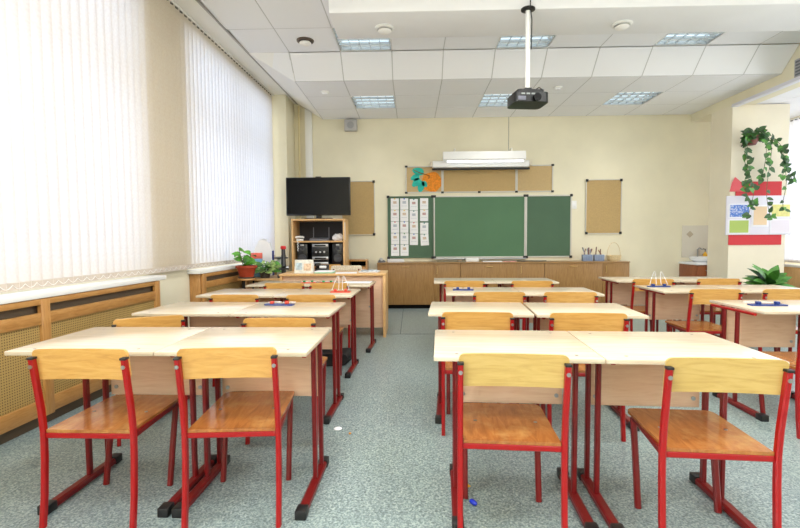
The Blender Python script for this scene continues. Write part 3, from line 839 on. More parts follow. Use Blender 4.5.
# ------------------------------------------------------------------ back wall: boards
def corner(mbx, x, z, y0, y1, s=.026): mbx.box(x-s, x+s, y0, y1, z-s, z+s, .006)
def framed(name, x0, x1, z0, z1, mats, label, cat, y=YW, d=.025, rim=.013, corners=True, frame='paleframe'):
    t = empty(name, ((x0+x1)/2, y-.001, (z0+z1)/2), 0, label, cat)
    hx, hz = (x1-x0)/2, (z1-z0)/2
    MB().box(-hx+.004, hx-.004, -d*.6, 0, -hz+.004, hz-.004).build('panel', mats, t, smooth=False)
    mb = MB()
    mb.box(-hx, hx, -d, -.001, hz-rim, hz, .003); mb.box(-hx, hx, -d, -.001, -hz, -hz+rim, .003)
    mb.box(-hx, -hx+rim, -d, -.001, -hz+rim, hz-rim, .003); mb.box(hx-rim, hx, -d, -.001, -hz+rim, hz-rim, .003)
    mb.build('frame', M[frame], t)
    if corners:
        for sx in (-1, 1):
            for sz in (-1, 1):
                MB().box(sx*(hx-.015)-.021, sx*(hx-.015)+.021, -d-.006, -d+.003, sz*(hz-.015)-.021, sz*(hz-.015)+.021, .006).build('corner_cap', M['black'], t)
    return t
framed('pin_board', 2.79, 3.36, 1.145, 2.015, M['cork'], 'cork pin board on the wall to the right of the chalkboard', 'pin board')
framed('pin_board', -1.14, -.595, 1.15, 2.03, M['cork'], 'cork pin board on the wall partly hidden behind the television', 'pin board')

BX0, BX1, BX2, BX3, BZ0, BZ1 = -.39, .355, 1.835, 2.57, .775, 1.775
t = empty('chalkboard', ((BX0+BX3)/2, YW-.001, BZ0), 0, 'green three-panel chalkboard on the back wall', 'chalkboard')
ox = (BX0+BX3)/2
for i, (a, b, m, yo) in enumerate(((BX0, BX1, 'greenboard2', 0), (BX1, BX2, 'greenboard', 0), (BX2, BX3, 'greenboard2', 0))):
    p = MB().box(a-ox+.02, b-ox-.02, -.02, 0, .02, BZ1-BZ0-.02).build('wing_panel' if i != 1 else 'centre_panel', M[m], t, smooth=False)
    mb = MB(); x0, x1 = a-ox+.002, b-ox-.002; h = BZ1-BZ0; r = .02
    mb.box(x0, x1, -.03, 0, 0, r, .003); mb.box(x0, x1, -.03, 0, h-r, h, .003)
    mb.box(x0, x0+r, -.03, 0, r, h-r, .003); mb.box(x1-r, x1, -.03, 0, r, h-r, .003)
    mb.build('panel_frame', M['paleframe'] if i != 0 else plain('green_frame', (74, 104, 80), .5), p)
for x in (BX0+.012, BX1, BX2, BX3-.012):
    for z in (.008, BZ1-BZ0-.008):
        w = .04 if x in (BX1, BX2) else .022
        MB().box(x-ox-w, x-ox+w, -.036, -.0305, z-.02, z+.02, .005).build('corner_cap', M['black'], t)
MB().box(BX1-ox, BX2-ox, -.1, -.031, -.022, -.006, .003).build('chalk_ledge', M['alu'], t)

# sheets pinned to the left wing
PINS = {'yellow': (228, 188, 60), 'blue': (40, 90, 190), 'teal': (40, 120, 120), 'white': (220, 220, 225), 'red': (206, 64, 84), 'green': (36, 110, 70)}
cols_x = [-.27, -.118, .036, .204]
colpins = [['yellow', 'yellow', 'red', 'blue', 'blue'], ['blue', 'yellow', 'blue', 'green', 'teal'], ['teal', 'teal', 'red', 'blue'], ['white', 'yellow', 'teal', 'teal']]
coln = ['first column', 'second column', 'third column', 'last column']
rown = ['topmost', 'second from top', 'third from top', 'fourth from top', 'fifth from top']
prints = [plain('print_a', (212, 190, 170), .8, var=.25, scale=80), plain('print_b', (196, 160, 158), .8, var=.3, scale=80), plain('print_c', (186, 192, 204), .8, var=.2, scale=80)]
for ci, (x, pins) in enumerate(zip(cols_x, colpins)):
    for ri, pc in enumerate(pins):
        dz = -.012*(ci == 2) - .02*(ci == 3)*(ri > 1)
        z = 1.742 - .187*ri + dz
        tilt = -.06 if (ci == 3 and ri == 3) else random.uniform(-.012, .012)
        t = empty('pinned_sheet', (x, YW-.0215, z), 0, 'white sheet with %s pin, %s in %s on the left chalkboard wing' % (pc, rown[ri], coln[ci]), 'paper', 'sheets pinned to the chalkboard')
        t.rotation_euler = (0, tilt, 0)
        s = MB().box(-.066, .066, -.0017, -.0007, -.182, 0).build('sheet', M['paper'], t, smooth=False)
        MB().box(-.028, .028, -.0025, -.0018, -.085, -.045).build('printed_picture', prints[(ci*2+ri) % 3], s, smooth=False)
        MB().box(-.045, .045, -.0024, -.0018, -.125, -.12).build('text_line', prints[2], s, smooth=False)
        MB().cyl((0, -.014, -.008), (0, -.0018, -.008), .011, .008, n=12).build('pin', plain('pin_'+pc, PINS[pc], .35), t)

# long cork strip above the chalkboard
SX = [-.095, .5, 1.685, 2.27]; SZ0, SZ1 = 1.825, 2.255
t = empty('pin_board', (SX[0], YW-.001, SZ0), 0, 'long cork pin board in three sections above the chalkboard', 'pin board')
h = SZ1-SZ0
for a, b, m in ((SX[0], SX[1], 'cork2'), (SX[1], SX[2], 'cork'), (SX[2], SX[3], 'cork2')):
    p = MB().box(a-SX[0]+.012, b-SX[0]-.012, -.014, 0, .012, h-.012).build('section', M[m], t, smooth=False)
    mb = MB(); x0, x1, r = a-SX[0]+.001, b-SX[0]-.001, .018
    mb.box(x0, x1, -.024, 0, 0, r, .003); mb.box(x0, x1, -.024, 0, h-r, h, .003)
    mb.box(x0, x0+r, -.024, 0, r, h-r, .003); mb.box(x1-r, x1, -.024, 0, r, h-r, .003)
    mb.build('section_frame', M['paleframe'], p)
for x in (SX[0]+.012, SX[1], 1.09, SX[2], SX[3]-.012):
    for z in ((.006, h-.006) if x in (SX[0]+.012, SX[3]-.012) else (.006,)):
        MB().box(x-SX[0]-.022, x-SX[0]+.022, -.03, -.0245, z-.016, z+.016, .004).build('corner_cap', M['black'], t)

# paper fruit picture pinned to the left section
t = empty('fruit_cutout', (.23, YW-.0165, 2.03), 0, 'paper cutout of an orange pumpkin with teal leaves on the upper cork board', 'picture')
om = plain('orange_paper', (232, 140, 36), .8, var=.12, scale=30); tm = plain('teal_paper', (44, 182, 166), .8, var=.06, scale=25)
pts = []
for i in range(36):
    a = 2*PI*i/36; r = .165*(1+.05*math.cos(5*a+.4))
    pts.append((.1+r*math.cos(a)*1.0, -.03+r*math.sin(a)*.97))
MB().prism(pts, -.0018, 0, 'y').build('pumpkin', om, t)
def leafpts(x, z, L, W, ang):
    p = []
    for i in range(24):
        a = 2*PI*i/24; rx = L*(.5+.5*math.cos(a)); w = W*math.sin(a)*(1-.25*math.cos(a))
        p.append((x+rx*math.cos(ang)-w*math.sin(ang), z+rx*math.sin(ang)+w*math.cos(ang)))
    return p
for (x, z, L, W, a) in ((-.03, .12, .19, .06, 2.9), (-.09, .02, .17, .055, 3.9), (-.1, .07, .15, .05, 3.5)):
    MB().prism(leafpts(x, z, L, W, a), -.0036, -.002, 'y').build('leaf', tm, t)
for (x, z, L, W, a) in ((-.06, -.01, .19, .055, -1.75), (-.05, -.02, .11, .04, -.9)):
    MB().prism(leafpts(x, z, L, W, a), -.0052, -.0038, 'y').build('leaf', tm, t)
MB().tube([(-.2, -.007, .17), (-.1, -.007, .12), (0, -.007, .09), (.06, -.007, .07), (.05, -.007, .02)], .006, 6).build('stalk', plain('brown_paper', (120, 78, 40), .8), t)

# projection screen case and the board lamp
t = empty('projection_screen', (1.09, YW-.16, 2.17), 0, 'rolled up white projection screen with a dark bottom bar above the chalkboard', 'projection screen')
MB().box(-.755, .755, -.05, .05, .03, .135, .012).build('case', M['white'], t)
MB().box(-.765, .765, -.025, .025, -.005, .022, .006).build('bottom_bar', M['black'], t)
for s in (-1, 1): 
    MB().box(s*.775-.02, s*.775+.02, -.055, .055, .045, .125, .006).build('end_cap', plain('cream_plastic', (214, 204, 186), .5), t)
    MB().box(s*.7-.015, s*.7+.015, .05, .158, .09, .115).build('wall_bracket', M['white'], t, smooth=False)
t = empty('board_lamp', (1.12, YW-.3, 2.28), 0, 'white fluorescent lamp mounted above the chalkboard', 'lamp')
MB().prism([(-.05, .14), (.09, .14), (.09, .055), (.02, .03), (-.06, .0), (-.075, .02)], -.63, .63, 'x').build('reflector', M['white'], t)
MB().cyl((-.57, -.03, -.008), (.6, -.03, -.008), .015, n=14).build('lamp_tube', M['tubeboard'], t)
for x in (-.44, .44): MB().tube([(x, .06, .14), (x, .06, .2), (x, .298, .2)], .008).build('arm', M['white'], t)
MB().tube([(.44, .296, .2), (.44, .296, .75)], .004).build('power_cord', plain('grey_cord', (150, 148, 142), .6), t)

# small wall items
t = empty('wall_speaker', (-.965, YW-.001, 2.82), 0, 'grey square loudspeaker on the back wall just under the ceiling', 'speaker')
MB().box(-.1, .1, -.09, 0, 0, .175, .008).build('case', plain('grey_case', (184, 182, 180), .5), t)
mb = MB(); mb.lathe([(.055, 0), (.055, .004), (.045, .006), (.02, .003), (0, .005)], n=24)
mb.build('grille', plain('grille_grey', (160, 160, 162), .6), t, loc=(0, -.0905, .085), rot=(PI/2, 0, 0))
t = empty('light_switch', (2.61, YW-.001, 1.55), 0, 'white light switch beside the chalkboard edge', 'switch')
MB().box(-.04, .04, -.012, 0, 0, .13, .004).build('plate', M['white'], t)
MB().box(-.02, .02, -.02, -.0125, .04, .09, .003).build('rocker', M['paper'], t)
# heating pipe and boxed duct in the left corner
tag(MB().cyl((-1.8, YW-.055, 0), (-1.8, YW-.055, ZL+.2), .016, n=14).build('heating_pipe', plain('cream_pipe', (216, 202, 160), .4)), 'thin cream heating pipe running up the back wall left corner', 'pipe')
tag(MB().box(-.055, .055, -.05, .0, 0, ZL+.16, .004).build('cable_duct', M['white'], loc=(-1.65, YW-.001, 0)), 'white boxed cable duct running up the back wall by the pipe', 'duct')

# ------------------------------------------------------------------ low cabinets along the back wall
CZ = .72; CF = 7.11
cabx = [-.54, .75, 2.04, 3.335]
cabn = ['left one, below the pinned sheets', 'middle one, below the centre of the chalkboard', 'right one, under the pen pots and basket']
def handle(p, x, z, vert):
    mb = MB()
    if vert: mb.tube([(x, -.002, z-.055), (x, -.022, z-.05), (x, -.022, z+.05), (x, -.002, z+.055)], .006, 8)
    else: mb.tube([(x-.055, -.002, z), (x-.05, -.022, z), (x+.05, -.022, z), (x+.055, -.002, z)], .006, 8)
    mb.build('handle', plain('brass_handle', (196, 160, 96), .4), p)
for i in range(3):
    x0, x1 = cabx[i]+.001, cabx[i+1]-.001; w = x1-x0
    t = empty('low_cabinet', (x0, CF, 0), 0, 'long low oak cabinet against the back wall, ' + cabn[i], 'cabinet', 'low cabinets along the back wall')
    MB().box(0, w, .02, YW-CF-.002, .06, CZ-.02).build('carcass', M['oak'], t, smooth=False)
    MB().box(-.0, w, -.012, YW-CF-.002, CZ-.0195, CZ, .002).build('top_board', M['oaktop'], t)
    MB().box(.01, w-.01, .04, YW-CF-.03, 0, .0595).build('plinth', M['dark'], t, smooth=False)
    sp = w*.685
    d = MB().box(.003, sp-.002, 0, .0195, .065, CZ-.026, .002).build('door', M['oak'], t); handle(d, sp*.5, CZ-.07, False)
    d = MB().box(sp+.002, w-.003, 0, .0195, .065, CZ-.026, .002).build('door', M['oak'], t); handle(d, sp+.045, CZ-.12, True)

def on_cab(x, y): return (x, y, CZ+.0006)
def pot_of_pens(x, label, n, seed):
    t = empty('pen_pot', on_cab(x, 7.28), 0, label, 'pen pot', 'pen pots on the cabinet')
    MB().box(-.075, .075, -.04, .04, 0, .1, .006).build('pot', M['bluegrey'], t)
    mb = MB()
    for q in (-.05, -.025, 0, .025, .05): MB().box(q-.004, q+.004, -.0425, -.0402, .01, .09).build('rib', plain('rib_blue', (116, 132, 164), .5), t, smooth=False)
    r = random.Random(seed)
    for i in range(n):
        a, b = r.uniform(-.06, .06), r.uniform(-.03, .03); l = r.uniform(.1, .15); lean = r.uniform(-.04, .04)
        mm = plain('pen_col', r.choice([(120, 66, 40), (160, 110, 60), (50, 50, 60), (150, 150, 160), (92, 40, 30)]), .5)
        o = MB().tube([(0, 0, 0), (lean, .01, l-.05), (lean*1.1, .01, l-.03)], .008, 8).build('brush', mm, loc=(x+a*.8, 7.28+b*.5, CZ+.102))
        tag(o, 'brush or pen standing in a blue-grey pot on the cabinet', 'pen', 'brushes and pens in the pots')
pot_of_pens(2.75, 'blue-grey pot full of brown brushes on the right cabinet', 9, 1)
pot_of_pens(2.93, 'blue-grey pot with few pens on the right cabinet, beside the basket', 3, 2)
t = empty('wicker_basket', on_cab(3.17, 7.3), 0, 'small wicker basket with a tall hoop handle on the right cabinet', 'basket')
wk = plain('wicker', (224, 204, 160), .7, var=.2, scale=120)
MB().lathe([(.085, 0), (.102, .04), (.108, .085), (.1, .086), (.094, .04), (.08, .008), (0, .007)], n=28).build('bowl', wk, t)
MB().tube([(.103*math.cos(a), 0, .08+.21*math.sin(a)) for a in [PI*i/20 for i in range(21)]], .004, 6).build('hoop_handle', wk, t)
for r_, z_ in ((.104, .03), (.11, .084)):
    MB().tube([(r_*math.cos(2*PI*i/28), r_*math.sin(2*PI*i/28), z_) for i in range(28)], .004, 6, closed=True).build('rim_band', wk, t)
def flat(name, x0, x1, y0, y1, h, m, label, cat, rz=0, z=CZ+.0006):
    return tag(MB().box(-(x1-x0)/2, (x1-x0)/2, -(y1-y0)/2, (y1-y0)/2, 0, h, min(.004, h*.3)).build(name, m, loc=((x0+x1)/2, (y0+y1)/2, z), rot=(0, 0, rz)), label, cat)
flat('chalk_box', .86, 1.06, 7.3, 7.38, .055, M['white'], 'white box on the cabinet below the chalkboard ledge', 'box')
flat('paper_sheet', 1.1, 1.4, 7.14, 7.28, .012, M['paper'], 'white paper pile on the cabinet below the chalkboard', 'paper', .04)
flat('paper_sheet', 1.43, 1.62, 7.15, 7.28, .008, plain('pink_print', (226, 160, 150), .7, var=.25, scale=40), 'pink and white printed sheet on the cabinet below the chalkboard', 'paper', -.08)
flat('chalk_ruler', .4, .84, 7.2, 7.23, .012, plain('ruler_brown', (120, 112, 92), .6), 'long brown ruler lying on the cabinet below the chalkboard', 'ruler', .01)
tag(MB().cyl((-.22, 0, .01), (.24, .03, .01), .009, .006, n=10).build('pointer_stick', M['satin'], loc=(1.86, 7.2, CZ+.0006)), 'dark pointer stick lying on the cabinet below the chalkboard', 'pointer')
flat('eraser', .72, .79, 7.26, 7.31, .03, plain('eraser_tan', (176, 150, 120), .8), 'tan chalk eraser on the cabinet beside the white box', 'eraser')
flat('folder', -.39, -.13, 7.22, 7.42, .045, plain('folder_pale', (216, 216, 218), .6), 'pale folder lying on the left end of the low cabinets', 'folder', .1)
t = empty('tape_dispenser', on_cab(-.475, 7.19), .3, 'dark grey tape dispenser at the left end of the low cabinets', 'dispenser')
MB().prism([(-.06, 0), (.06, 0), (.05, .03), (-.01, .055), (-.05, .03)], -.02, .02, 'y').build('body', plain('tape_grey', (98, 100, 104), .5), t)
MB().cyl((-.005, -.024, .05), (-.005, .024, .05), .024, n=16).build('roll', M['alu'], t)

# ------------------------------------------------------------------ sink corner behind the column
t = empty('sink_cabinet', (4.3, 7.05, 0), 0, 'cherry wood sink cabinet with a white top behind the column', 'cabinet')
MB().box(0, .66, .0, .445, .03, .66, .002).build('carcass', M['cherry'], t)
for i in range(2):
    d = MB().box(.01+.325*i, .325+.325*i, -.018, -.0005, .05, .64, .004).build('door', M['cherry'], t)
    MB().tube([(.13+.325*i, -.0185, .58), (.14+.325*i, -.035, .575), (.19+.325*i, -.035, .575), (.2+.325*i, -.0185, .58)], .005, 8).build('handle', M['steel'], d)
MB().box(-.02, .68, -.03, .445, .6605, .7, .01).build('worktop', M['ceramic'], t)
t = empty('wash_basin', (4.52, 7.2, .7005), 0, 'white wash basin on the sink cabinet', 'basin')
MB().lathe([(.14, 0), (.2, .03), (.22, .075), (.205, .078), (.17, .03), (.02, .015), (0, .015)], n=32).build('bowl', M['ceramic'], t)
MB().tube([(0, .19, .075), (0, .19, .19), (0, .14, .215), (0, .08, .19)], .011, 10).build('tap', M['steel'], t)
t = empty('soap_bottle', (4.67, 7.44, .7005), 0, 'yellow soap bottle with a black pump beside the basin', 'bottle')
MB().lathe([(.03, 0), (.033, .02), (.033, .11), (.014, .135), (.014, .15), (0, .15)], n=20).build('bottle', M['yellow'], t)
MB().tube([(0, 0, .15), (0, 0, .19), (-.035, 0, .195)], .007, 8).build('pump', M['black'], t)
t = empty('splash_panel', (4.33, YW-.001, .76), 0, 'pale tiled splash panel on the wall above the sink', 'splash panel')
MB().box(0, .62, -.012, 0, 0, .51, .002).build('tiles', plain('splash_tile', (214, 208, 196), .2, coat=.3), t)
MB().box(.08, .16, -.0135, -.0125, .33, .41, M=Matrix.Translation((.12, 0, .37)) @ Matrix.Rotation(PI/4, 4, 'Y') @ Matrix.Translation((-.12, 0, -.37))).build('tile_motif', plain('motif_grey', (176, 164, 146), .4), t, smooth=False)

# ------------------------------------------------------------------ notice board on the column
YC = 6.549
t = empty('notice_board', (4.81, YC, 1.11), 0, 'pale lilac notice board with red boards above and below on the column', 'notice board')
MB().box(-.31, .31, -.012, -.001, .535, .735).build('red_top_board', M['redboard'], t, smooth=False)
MB().prism([(-.4, .6), (-.22, .6), (-.26, .74), (-.33, .80), (-.37, .72)], -.018, -.0125, 'y').build('pink_roof_shape', M['pink'], t, smooth=False)
MB().box(-.39, .33, -.012, -.001, -.14, .005).build('red_bottom_board', M['redboard'], t, smooth=False)
p = MB().box(-.445, .445, -.03, -.0125, .0, .54, .004).build('board_panel', M['lilac'], t)
pk = plain('pocket_clear', (232, 232, 240), .3)
rects = [(-.42, -.12, .235, .43), (-.42, -.13, .015, .215), (-.1, .13, .11, .41), (.15, .43, .235, .43), (.15, .43, .015, .215)]
for (a, b, c, d) in rects: MB().box(a, b, -.034, -.0305, c, d, .001).build('pocket', pk, p)
def pockets_sheet(a, b, c, d, m, label):
    tag(MB().box(-(b-a)/2, (b-a)/2, -.001, 0, -(d-c)/2, (d-c)/2).build('pocket_sheet', m, loc=(4.81+(a+b)/2, YC-.0345, 1.11+(c+d)/2), smooth=False), label, 'paper')
m, nt, bb = newmat('blue_print')
tc = N(nt, 'ShaderNodeTexCoord'); vo = N(nt, 'ShaderNodeTexVoronoi', Scale=42.0); nt.links.new(tc.outputs['Object'], vo.inputs['Vector'])
r = ramp(nt, vo.outputs['Distance'], [(.25, (186, 196, 226)), (.6, (70, 116, 200))]); nt.links.new(r.outputs[0], bb.inputs['Base Color'])
pockets_sheet(-.4, -.14, .25, .415, m, 'blue patterned sheet at the upper left of the notice board')
pockets_sheet(-.4, -.14, .03, .2, plain('lime_paper', (168, 190, 100), .7), 'lime green sheet at the lower left of the notice board')
pockets_sheet(-.075, .105, .135, .39, plain('peach_paper', (232, 204, 168), .7), 'peach sheet in the middle of the notice board')
pockets_sheet(.17, .415, .25, .415, plain('lemon_paper', (224, 218, 142), .7, var=.06, scale=30), 'pale yellow sheet at the upper right of the notice board')
pockets_sheet(.17, .415, .03, .2, plain('blank_paper', (226, 220, 230), .7), 'blank pale sheet at the lower right of the notice board')

# hanging plant on the column
t = empty('hanging_plant', (4.56, 6.36, 2.31), 0, 'trailing ivy in a brown pot hanging on the column above the notice board', 'plant')
MB().lathe([(.05, 0), (.075, .05), (.085, .12), (.078, .122), (.07, .06), (0, .055)], n=22).build('pot', plain('brown_pot', (112, 58, 48), .5), t)
MB().tube([(0, .085, .06), (0, .135, .06), (0, .187, .02)], .008).build('bracket', M['black'], t)
rr = random.Random(11)
fol = MB(); stems = MB()
def strand(path, nleaf, L0):
    # smooth path through control points with leaves along it
    P = [Vector((p[0], p[1], p[2]*(.88 if p[2] < 0 else 1))) for p in path]; pts = []
    for i in range(len(P)-1):
        p0 = P[max(i-1, 0)]; p1 = P[i]; p2 = P[i+1]; p3 = P[min(i+2, len(P)-1)]
        for s in range(6):
            u = s/6
            pts.append(.5*((2*p1)+(p2-p0)*u+(2*p0-5*p1+4*p2-p3)*u*u+(3*p1-p0-3*p2+p3)*u**3))
    pts.append(P[-1])
    stems.tube(pts, .0035, 5)
    for k in range(int(nleaf*1.15)):
        q = pts[min(len(pts)-1, int((k+.5)/nleaf*len(pts)))]
        a = rr.uniform(0, 2*PI)
        d = Vector((math.cos(a), -.25, -.35+.75*math.sin(a)))
        fol.mi = rr.choice([0, 0, 1])
        fol.leaf(q, d, (rr.uniform(-.4, .4), -1, .35), L0*rr.uniform(.6, 1.05), L0*rr.uniform(.5, .75), .25, True)
strand([(0, -.02, .12), (-.09, -.07, .1), (-.12, -.09, -.1), (-.1, -.08, -.4), (-.13, -.07, -.62), (-.07, -.08, -.8), (.0, -.08, -.9)], 26, .105)
strand([(-.02, -.03, .12), (-.1, -.05, .05), (-.13, -.07, -.25), (-.05, -.08, -.5), (-.02, -.1, -.72), (-.06, -.08, -1.05)], 22, .1)
strand([(.03, -.02, .12), (.12, -.06, .1), (.14, -.08, -.1), (.12, -.08, -.35), (.09, -.08, -.5)], 14, .1)
strand([(.04, -.02, .12), (.16, -.04, .12), (.22, -.06, -.05), (.2, -.07, -.3), (.17, -.07, -.7), (.2, -.08, -1.0), (.24, -.08, -1.1)], 16, .095)
strand([(.04, 0, .12), (.2, -.02, .14), (.34, -.06, -.02), (.38, -.08, -.2), (.44, -.08, -.4), (.5, -.08, -.55)], 24, .095)
strand([(.05, -.01, .12), (.24, -.05, .06), (.36, -.07, -.15), (.4, -.08, -.32), (.36, -.08, -.48)], 18, .09)
strand([(.05, -.01, .12), (.3, -.05, -.02), (.42, -.07, -.5), (.38, -.08, -.9), (.42, -.08, -1.0)], 8, .085)
for k in range(40):
    a = rr.uniform(0, 2*PI); r_ = rr.uniform(.02, .11)
    fol.mi = rr.choice([0, 0, 0, 1])
    fol.leaf((r_*math.cos(a), r_*math.sin(a)*.7-.03, rr.uniform(.06, .2)), (math.cos(a), -.4+.3*math.sin(a), rr.uniform(-.6, .7)), (rr.uniform(-.4, .4), -1, .5), .09, .07, .3, True)
fo = fol.build('foliage', [M['leafa'], M['leafb']], t); stems.build('vines', M['stem'], t)

# floor plant on the right
def rosette(mb, n, L, W, z, seed, tilt=(.1, .9), cx=0, cy=0):
    q = random.Random(seed)
    for k in range(n):
        a = k*2.399 + q.uniform(-.2, .2); el = tilt[0]+(tilt[1]-tilt[0])*(k/n)+q.uniform(-.1, .1)
        mb.mi = q.choice([0, 0, 1])
        mb.leaf((cx, cy, z+.08*k/n), (math.cos(a)*math.cos(el), math.sin(a)*math.cos(el), math.sin(el)), (q.uniform(-.3, .3), -.6, .8), L*q.uniform(.75, 1.1), W*q.uniform(.8, 1.1), .3)
t = empty('potted_plant', (4.27, 5.62, 0), 0, 'leafy green floor plant in front of the column on the right', 'plant')
MB().lathe([(.13, 0), (.17, .03), (.19, .36), (.2, .37), (.2, .42), (.18, .42), (.175, .37), (0, .36)], n=28).build('pot', plain('grey_planter', (120, 116, 108), .6), t)
MB().lathe([(0, .361), (.17, .3615), (.17, .372), (0, .373)], n=24).build('soil', M['soil'], t)
f = MB(); rosette(f, 28, .28, .12, .46, 5, (.1, 1.1)); f.build('foliage', [M['leafb'], M['leafa']], t)
MB().tube([(0, 0, .37), (0, 0, .46)], .02, 8).build('stalk', M['stem'], t)

# ------------------------------------------------------------------ window corner: plants and odds and ends
t = empty('plant_stand', (-1.89, 5.2, 0), 0, 'dark legged wooden plant stand under the red flower pot', 'stand')
MB().lathe([(.0, .625), (.1, .625), (.105, .635), (.1, .648), (0, .648)], n=24).build('top', M['pine'], t)
for k in range(3):
    a = 2*PI*k/3+.5
    MB().tube([(.14*math.cos(a), .14*math.sin(a), .006), (.05*math.cos(a), .05*math.sin(a), .3), (.075*math.cos(a), .075*math.sin(a), .624)], .011, 8).build('leg', M['black'], t)
t = empty('potted_plant', (-1.89, 5.2, .6485), 0, 'small bright green plant in a terracotta pot by the left window', 'plant')
MB().lathe([(.075, .012), (.098, .1), (.105, .118), (.118, .12), (.12, .145), (.108, .146), (.1, .118), (0, .11)], n=28).build('pot', M['terracotta'], t)
MB().lathe([(.085, 0), (.1, .018), (.09, .018), (.07, .008), (0, .008)], n=24).build('saucer', plain('grey_saucer', (96, 92, 88), .5), t)
MB().lathe([(0, .112), (.098, .118), (0, .124)], n=20).build('soil', M['soil'], t)
f = MB(); q = random.Random(4)
s_ = MB()
for (x, y, h, lean) in ((-.03, 0, .2, -.05), (.02, .01, .16, .03), (0, -.02, .1, -.03)):
    s_.tube([(x, y, .118), (x+lean*.5, y, .118+h*.5), (x+lean, y, .118+h)], .004, 6)
    for k in range(6):
        u = .3+.7*k/5; a = q.uniform(0, 2*PI); f.mi = q.choice([0, 0, 1])
        f.leaf((x+lean*u, y, .118+h*u), (math.cos(a), math.sin(a), q.uniform(-.1, .6)), (q.uniform(-.3, .3), -.8, .7), q.uniform(.08, .13), q.uniform(.065, .09), .4, True)
f.build('foliage', [M['leafc'], M['leafb']], t); s_.build('stems', M['stem'], t)

t = empty('side_table', (-1.77, 5.71, 0), 0, 'low wooden side table by the far left window holding plants and boxes', 'table')
MB().box(-.26, .26, -.3, .3, .6, .625, .003).build('top', M['beech'], t)
for sx in (-1, 1):
    for sy in (-1, 1): MB().box(sx*.23-.02, sx*.23+.02, sy*.27-.02, sy*.27+.02, 0, .599, .003).build('leg', M['beech'], t)
SZ = .6255
t = empty('potted_plant', (-1.77, 5.49, SZ), 0, 'spreading variegated plant on the side table right of the terracotta pot', 'plant')
MB().lathe([(.05, 0), (.07, .08), (.064, .08), (.055, .06), (0, .06)], n=22).build('pot', plain('dark_pot', (70, 62, 56), .6), t)
f = MB(); q = random.Random(9)
for k in range(60):
    a = q.uniform(0, 2*PI); r_ = q.uniform(.0, .1); f.mi = q.choice([1, 1, 2, 2])
    f.leaf((r_*math.cos(a), r_*math.sin(a), .075+q.uniform(0, .11)), (math.cos(a), math.sin(a)-.3, q.uniform(-.05, .6)), (q.uniform(-.3, .3), -.8, .8), q.uniform(.08, .12), q.uniform(.065, .09), .35, True)
f.build('foliage', [M['leafa'], M['leafb'], M['leafv']], t)
t = empty('juice_carton', (-1.92, 5.64, SZ), .2, 'blue box with a red top on the side table', 'box')
MB().box(-.065, .065, -.04, .04, 0, .23, .003).build('lower_box', plain('sky_blue_card', (120, 168, 204), .6, var=.12, scale=30), t)
MB().box(-.066, .066, -.041, .041, .2305, .3, .003).build('lid', plain('coral_card', (226, 106, 92), .6), t)
t = empty('magazine_file', (-1.9, 5.9, SZ), .1, 'tall white file box with a blue edge on the side table by the window', 'file box')
MB().prism([(-.12, 0), (.1, 0), (.1, .32), (.07, .42), (-.06, .46), (-.12, .34)], -.05, .05, 'y').build('box', M['paper'], t, smooth=False)
MB().box(.1005, .107, -.05, .05, 0, .32, .001).build('blue_edge', plain('deep_blue_card', (52, 66, 140), .6), t)
for i in range(4): MB().box(-.05+.022*i, -.035+.022*i, -.04, .04, .4, .462+.012*(i % 2)).build('paper_edge', M['paper'], t, smooth=False)
t = empty('glass_jar', (-1.66, 5.8, SZ), 0, 'pale jar with a dark flat lid on the side table', 'jar')
MB().lathe([(.05, 0), (.058, .01), (.058, .2), (.045, .22), (0, .22)], n=24).build('body', plain('pale_jar', (186, 196, 184), .2), t)
MB().lathe([(.0, .2205), (.085, .222), (.09, .235), (.06, .245), (0, .246)], n=24).build('lid', plain('dark_lid', (62, 66, 68), .4), t)
t = empty('microscope', (-1.56, 5.55, SZ), .3, 'black microscope with a red cap on the side table', 'microscope'); t.scale = (1.35, 1.2, 1.15)
MB().box(-.055, .055, -.08, .08, 0, .03, .008).build('base', M['black'], t)
MB().tube([(0, .06, .03), (0, .075, .12), (0, .05, .21), (0, .01, .23)], .014, rx=.02, up=(0, 1, 0)).build('arm', M['satin'], t)
MB().box(-.045, .045, -.05, .04, .085, .097, .003).build('stage', M['black'], t)
MB().cyl((0, -.03, .12), (0, .02, .3), .02, .017, n=16).build('optical_tube', M['satin'], t)
MB().lathe([(.022, 0), (.026, .012), (.022, .034), (0, .036)], n=18).build('red_cap', plain('red_cap', (206, 34, 36), .4), t, loc=(0, .021, .3))
for s in (-1, 1): MB().cyl((s*.022, .065, .1), (s*.045, .065, .1), .018, n=14).build('focus_knob', M['steel'], t)

# ------------------------------------------------------------------ light
def area(name, loc, rot, sx, sy, power, col=(1, 1, 1), spread=PI):
    l = bpy.data.lights.new(name, 'AREA'); l.shape = 'RECTANGLE'; l.size = sx; l.size_y = sy; l.energy = power; l.color = col; l.spread = spread
    o = bpy.data.objects.new(name, l); C.objects.link(o); o.location = loc; o.rotation_euler = rot
    return o
# daylight standing outside the windows, shining in through glass and blinds
for nm, u0, u1, e in (('daylight_left_near', U0, U1, 42), ('daylight_left_far', U2, U3, 43)):
    c = LW((u0+u1)/2, -.55, 1.97)
    area(nm, c, (PI/2, 0, -PI/2-TH), u1-u0+.3, 2.5, e, (.85, .93, 1.0))
c = LW(-1.1, -.55, 1.97); area('daylight_fill_rear', c, (PI/2, 0, -PI/2-TH), 2.6, 2.5, 300, (.95, .97, 1.0))  # added fill daylight for the unseen rear window
area('daylight_right', (XO+.5, 4.8, 1.8), (PI/2, 0, PI/2), 5.2, 2.3, 170, (.95, .97, 1.0))
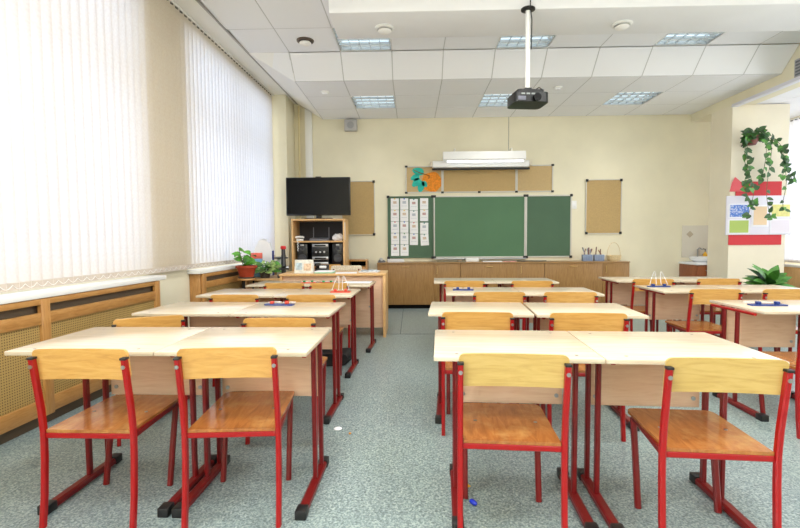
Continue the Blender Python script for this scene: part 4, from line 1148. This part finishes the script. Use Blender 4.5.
# ceiling lamps: in the six fixtures in view; unseen rows without fixtures are added as fill
for (k, j) in LAMPS_H: area('lamp_or_fill_light', (GX0+.6*k+.3, YS0-.3-.6*j, ZH-.012), (0, 0, 0), .5, .5, 4, (1, .985, .96), 2.2)
for (k, j) in LAMPS_L: area('lamp_or_fill_light', (GX0+.6*k+.3, YS1+.3+.6*j, ZL-.012), (0, 0, 0), .5, .5, 4, (1, .985, .96), 2.2)
for y in (2.77, 1.57, .37, -1.43):
    for k in (0, 3, 6): area('lamp_or_fill_light', (GX0+.6*k+.3, y, ZH-.012), (0, 0, 0), .55, .55, 24, (1, .985, .96))  # added overhead fill, no fixtures built here

w = bpy.data.worlds.new('World'); bpy.context.scene.world = w; w.use_nodes = True
bg = w.node_tree.nodes['Background']; bg.inputs[0].default_value = (.93, .96, 1, 1); bg.inputs[1].default_value = .75

# ------------------------------------------------------------------ camera
cam = bpy.data.cameras.new('camera'); co = bpy.data.objects.new('camera', cam); C.objects.link(co)
F, YAW, PIT, ROL, H = 459.7, -.0258, -.0535, -.0069, 1.08
cam.sensor_fit = 'HORIZONTAL'; cam.sensor_width = 36.0; cam.lens = 36.0*F/800.0; cam.clip_start = .02; cam.clip_end = 60
cy, sy, cp, sp, cr, sr = math.cos(YAW), math.sin(YAW), math.cos(PIT), math.sin(PIT), math.cos(ROL), math.sin(ROL)
fw = Vector((sy*cp, cy*cp, sp)); r0 = Vector((cy, -sy, 0)); u0 = r0.cross(fw)
r_ = cr*r0 + sr*u0; u_ = -sr*r0 + cr*u0
co.matrix_world = Matrix(((r_.x, u_.x, -fw.x, 0), (r_.y, u_.y, -fw.y, 0), (r_.z, u_.z, -fw.z, H), (0, 0, 0, 1)))
sc = bpy.context.scene; sc.camera = co
sc.view_settings.view_transform = 'Standard'; sc.view_settings.look = 'None'
sc.view_settings.exposure = -.1; sc.view_settings.gamma = 1.0; sc.view_settings.use_curve_mapping = False
sc.cycles.use_denoising = True
sc.cycles.max_bounces = 10; sc.cycles.diffuse_bounces = 6; sc.cycles.glossy_bounces = 4; sc.cycles.transparent_max_bounces = 12
sc.cycles.sample_clamp_indirect = 6.0
